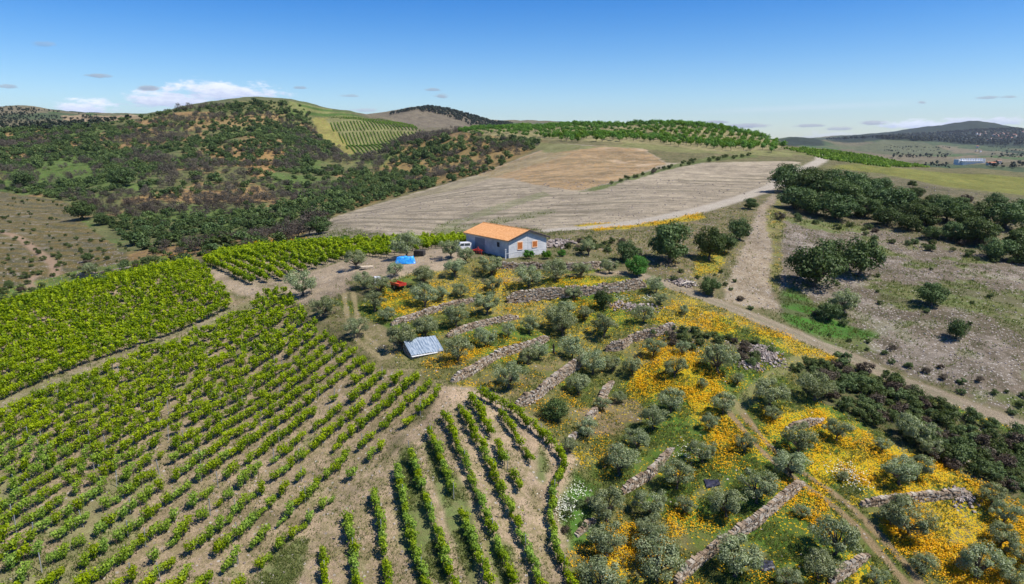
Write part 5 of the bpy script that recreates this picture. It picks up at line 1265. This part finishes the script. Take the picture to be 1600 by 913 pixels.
# ------------------------------------------------------------------ far buildings
def house(px, py, w_, h_, lab, g, group, rmax=12400., nm='village_house', roof=(.45, .16, .08), wallc=(.75, .73, .68)):
    p = raycast(px, py, rmax); z = gz(*p); d = np.hypot(*p); W = w_ * d / F; Hh = h_ * d / F
    e = empty(nm, (p[0], p[1], z), g.uniform(-.5, .5), lab, 'house', group)
    D = W * .7
    quads_obj('wall', box((0, 0, Hh * .5 - 2), (W, D, Hh + 4)), house.wm[int(g.integers(0, 3))], e)
    t = Hh * .35; a = np.array([[-W*.54,-D*.56,Hh],[W*.54,-D*.56,Hh],[W*.54,0,Hh+t],[-W*.54,0,Hh+t]]); b = a * [1,-1,1]
    quads_obj('roof', np.array([a, b[::-1], [a[0],a[3],b[3],b[0]], [a[1],b[1],b[2],a[2]]]), house.rm[int(g.integers(0, 2))], e)
house.wm = [plain_mat('render_white', (.72,.70,.66), None), plain_mat('render_cream', (.62,.54,.42), None), plain_mat('render_grey', (.5,.48,.45), None)]; house.rm = [plain_mat('far_roof_red', (.40,.16,.09), None), plain_mat('far_roof_brown', (.28,.15,.10), None)]
vg2 = np.random.default_rng(61)
VILL = [(1539,208),(1531,212),(1530,215),(1540,211),(1541,214),(1526,211),(1548,219),(1543,221),(1510,217),(1556,211),(1559,213),(1562,211),(1566,210),(1572,209),(1568,212),(1560,216),(1558,219),(1564,219),(1574,214),(1578,215),(1584,213),(1587,214),(1594,213),(1570,217),(1580,218),(1591,224),(1527,231),(1526,237),(1532,238),(1553,213),(1576,211),(1598,208)]
for k, (x, y) in enumerate(sorted(VILL)):
    lab = 'tiny pale house %s from the left on the village hill' % ORD[k]
    house(x, y, vg2.uniform(1.8, 3.0), vg2.uniform(1.4, 2.2), lab, vg2, 'houses of the hilltop village')
def build_factory():
    a = at(1497, 255.5, 1150); W = 42.; z = gz(a[0], a[1]); zt = at(1515, 247, 1150)[2]; p = (at(1515, 255, 1150)[0], a[1])
    e = empty('winery_building', (p[0], p[1], z), .05, 'long white winery with a row of tall silver tanks on the plain', 'winery'); Hb = (zt - z) * .55
    quads_obj('wall', np.concatenate([box((0,0,Hb/2),(34,14,Hb)), box((-14,4,Hb/2+1.5),(14,12,Hb+3))]), house.wm[0], e)
    quads_obj('roof', box((0,0,Hb+.35),(37,17,.6)), plain_mat('pale_roof', (.66,.68,.72), None), e)
    for k in range(9): quads_obj('tank', tube([[-16+k*4.4,-1,Hb+.7],[-16+k*4.4,-1,Hb+4.6]],[1.6,1.6],10), plain_mat('silver_tank', (.7,.71,.74), None, 3, .3, .3) if k == 0 else bpy.data.materials['silver_tank'], e)
    for k in range(4): quads_obj('tank', tube([[19.5+k*2.6,2,0],[19.5+k*2.6,2,Hb+3.8]],[1.1,1.1],10), bpy.data.materials['silver_tank'], e)
    house(1548, 259, 9, 3.5, 'white shed with a brown roof right of the winery', vg2, 'sheds near the winery', 1400., 'shed'); house(1560, 256, 5, 3.5, 'small cream house with a red roof behind the winery shed', vg2, 'sheds near the winery', 1600., 'shed')
build_factory()
# conifers on far skylines
for k, (x, y, h_, w_, lab) in enumerate([(117,178,6,5,'short dark pine, leftmost on the left skyline'),(123,178,4,4,'lowest dark pine on the left skyline'),(129,178,11,4,'tall pine with a tufted top on the left skyline'),(142,178,8,4,'thin pine right of the tall one on the left skyline'),(303,166,6,3,'pointed conifer on the big hill, the left one'),(325,163,8,4,'pointed conifer on the big hill, the right one')]):
    p = raycast(x, y + 1.5, 1360. if x < 200 else 690.); d = np.hypot(*p); z = gz(*p)
    e = empty('pine_tree', (p[0], p[1], z - 1), 0, lab, 'pine tree', 'pines on the skyline'); g = np.random.default_rng(k); Ht = h_ * d / F
    q, r, c = crown(g, 160, np.array([w_ * d / F / 2 * 1.1] * 2 + [Ht * .28]), Ht * .72, 6, .6, Ht * .10, .7); quads_obj('crown', q, M['conifer'], e, r); quads_obj('trunk', tube([[0,0,-1],[0,0,Ht*.6]], [Ht*.035, Ht*.02], 5), M['bark'], e)
cg = np.random.default_rng(71); a = []
for _ in range(900):
    x = cg.uniform(610, 800); t = (x - 665) / 100; yl = np.interp(x, [600, 630, 655, 670, 700, 740, 770, 800], [181, 173, 169, 167, 171, 182, 191, 193]); y = yl + (cg.random() ** 2) * (2 if x < 655 else np.interp(x, [655, 680, 740, 800], [5, 9, 16, 4]))
    if x < 655 and cg.random() < .6: continue
    p = raycast(x, y + 1, 1850.); a.append((p[0], p[1], gz(*p)))
for _ in range(420):      # trees along field edges of the plain
    x = cg.uniform(1380, 1600); y = cg.choice([243., 246., 262., 259., 231., 236.]) + cg.normal(0, 1.0)
    p = raycast(x, y, 6000.)
    if np.hypot(*p) > 800 and not 1485 < x < 1545: a.append((p[0], p[1], gz(*p)))
nbig = len(a)
for _ in range(900):      # scrub on the far left ridge
    x = cg.uniform(0, 215); y = cg.uniform(np.interp(x, [0, 60, 110, 215], [167, 171, 178, 186]), 204)
    p = raycast(x, y, 1700.)
    if np.hypot(*p) > 700 and fbm(p[:1], p[1:], 90, 2, 4)[0] > .4: a.append((p[0], p[1], gz(*p)))
n2_ = len(a)
for _ in range(2600):      # woods on the village hill
    x = cg.uniform(1290, 1600); y = cg.uniform(np.interp(x, [1290, 1450, 1490, 1530, 1560, 1600], [218, 209, 203, 191, 194, 202]), 227)
    p = raycast(x, y, 5200.)
    if np.hypot(*p) > 3300: a.append((p[0], p[1], gz(*p)))
a = np.array(a); q, r, c = crown(cg, 40, np.array([3., 3., 4.]), 5, 5, .6, 2.6, .8)
q, r, _ = tile([(q, r)], np.zeros(len(a), int), a, cg.uniform(0, 6, len(a)), cg.uniform(.6, 1.25, len(a)) * np.where(np.arange(len(a)) < 900, .8, np.where(np.arange(len(a)) >= n2_, 1.7, .5)))
tag(quads_obj('distant_trees', q, M['conifer'], None, r), 'dark tree belts on the brown hill and the far plain', 'trees', None, 'stuff')

# ------------------------------------------------------------------ grass, flowers and stones underfoot
def sample_ground(n, cond, g, r0=36, r1=175):
    # even in screen space: sample picture columns and log distance, weight by the masks
    k0, k1 = np.searchsorted(Rg, [r0, r1]); a0, a1 = np.searchsorted(Ag, [-.70, .70])
    i = g.integers(k0, k1, n * 3); j = g.integers(a0, a1, n * 3); ok = g.random(n * 3) < cond(i, j)
    i, j = i[ok][:n], j[ok][:n]; u = g.random(len(i)); v = g.random(len(i))
    r = Rg[i] * (1 - u) + Rg[i + 1] * u; a = Ag[j] + (Ag[1] - Ag[0]) * v
    x, y = r * np.sin(a), r * np.cos(a); return x, y, height(x, y), r, i, j
gg = np.random.default_rng(81)
x, y, z, r, i, j = sample_ground(150000, lambda i, j: msk[i, j, 2] * .95 * (fbm(GX[i, j], GY[i, j], 2.2, 2, 5) > .45), gg)
nb = 3; k = len(x) * nb
P = np.repeat(np.stack([x, y, z], 1), nb, 0) + np.concatenate([gg.normal(0, .10, (k, 2)), np.zeros((k, 1))], 1)
sz = np.repeat(.10 + r * .0011, nb) * gg.uniform(.6, 1.5, k); d = gg.normal(size=(k, 3)) * [.5, .5, 0] + [0, 0, 1]; d = unit(d); s = unit(np.cross(d, gg.normal(size=(k, 3))))
q = np.stack([P - s * (sz * .16)[:, None], P + s * (sz * .16)[:, None], P + (d * sz[:, None]) + s * (sz * .05)[:, None], P + d * sz[:, None] - s * (sz * .05)[:, None]], 1)
tag(quads_obj('grass', q, M['grass'], None, gg.random(k)), 'green and straw-coloured grass between the olives and vines', 'grass', None, 'stuff')
def fcond(i, j):
    f = msk[i, j, 0]; n1 = fbm(GX[i, j], GY[i, j], 3.2, 4, 15)
    return np.clip(f * .8 + (n1 - .54) * 5 * np.sqrt(np.clip(f, 0, 1)), 0, 1) * (f > .02)
x, y, z, r, i, j = sample_ground(130000, fcond, gg, 36, 190)
nb = 4; k = len(x) * nb
P = np.repeat(np.stack([x, y, z], 1), nb, 0) + np.stack([gg.normal(0, .24, k), gg.normal(0, .24, k), gg.uniform(.10, .30, k)], 1)
sz = np.repeat(.035 + r * .00033, nb) * gg.uniform(.6, 1.5, k); nr = unit(gg.normal(size=(k, 3)) * .45 + [0, 0, 1]); s = unit(np.cross(nr, gg.normal(size=(k, 3)))); t = np.cross(nr, s)
sz = sz[:, None]; q = np.stack([P - s * sz, P - t * sz, P + s * sz, P + t * sz], 1)
tag(quads_obj('yellow_flowers', q, M['flower'], None, gg.random(k)), 'dense drifts of small yellow and orange wildflowers on the terraces', 'wildflowers', None, 'stuff')
x, y, z, r, i, j = sample_ground(24000, lambda i, j: np.clip(msk[i, j, 1] - .04, 0, 1) * .8, gg, 40, 240)
k = len(x); bq = box((0, 0, 0), (1, .8, .6), 0, .75); sz = (.05 + r * .0009) * gg.uniform(.5, 1.9, k) ** 1.3
th = gg.uniform(0, 6.28, k); cs_, sn_ = np.cos(th), np.sin(th); v = bq[None] * sz[:, None, None, None]
q = np.stack([v[..., 0] * cs_[:, None, None] - v[..., 1] * sn_[:, None, None], v[..., 0] * sn_[:, None, None] + v[..., 1] * cs_[:, None, None], v[..., 2]], -1) + np.stack([x, y, z], 1)[:, None, None, :]
tag(quads_obj('loose_stones', q.reshape(-1, 4, 3), M['rubble'], None, np.repeat(gg.random(k), 6)), 'small pale stones strewn over the fields and slopes', 'stones', None, 'stuff')

Qw = []
for (px, py, rd, nn_) in ((880, 792, 1.3, 420), (905, 770, .9, 120), (1318, 738, 1.6, 220), (1335, 752, 1.2, 160), (975, 468, 1.4, 120), (1015, 468, 1.2, 140), (1075, 712, 1.4, 120)):
    p = raycast(px, py, 200.); xy = p + gg.normal(0, rd * .55, (nn_, 2)); P = np.stack([xy[:, 0], xy[:, 1], height(xy[:, 0], xy[:, 1]) + gg.uniform(.1, .4, nn_)], 1)
    nr = unit(gg.normal(size=(nn_, 3)) * .4 + [0, 0, 1]); Qw.append(leaf_quads(gg, P, nr, .13, .9))
tag(quads_obj('white_flowers', np.concatenate(Qw), M['wflower']), 'loose patches of white wildflowers in the grass', 'wildflowers', None, 'stuff')

# ------------------------------------------------------------------ haze
def build_haze():
    hz, n = new_mat('haze_air')
    pv = n('ShaderNodeVolumePrincipled', {'Color': (.80, .88, 1., 1), 'Density': 3.4e-5, 'Anisotropy': .2})
    n('ShaderNodeOutputMaterial', {'Volume': pv.outputs[0]})
    z0 = float(Z.min()) - 1; z1 = float(Z.max()) + 15
    q = box((0, 6200, (z0 + z1) / 2), (26000, 12900, z1 - z0))
    o = quads_obj('haze', q, hz); bpy.context.view_layer.update()
    tag(o, 'thin pale blue air haze over the whole landscape', 'haze', None, 'stuff'); o.display_type = 'WIRE'
if True: build_haze()
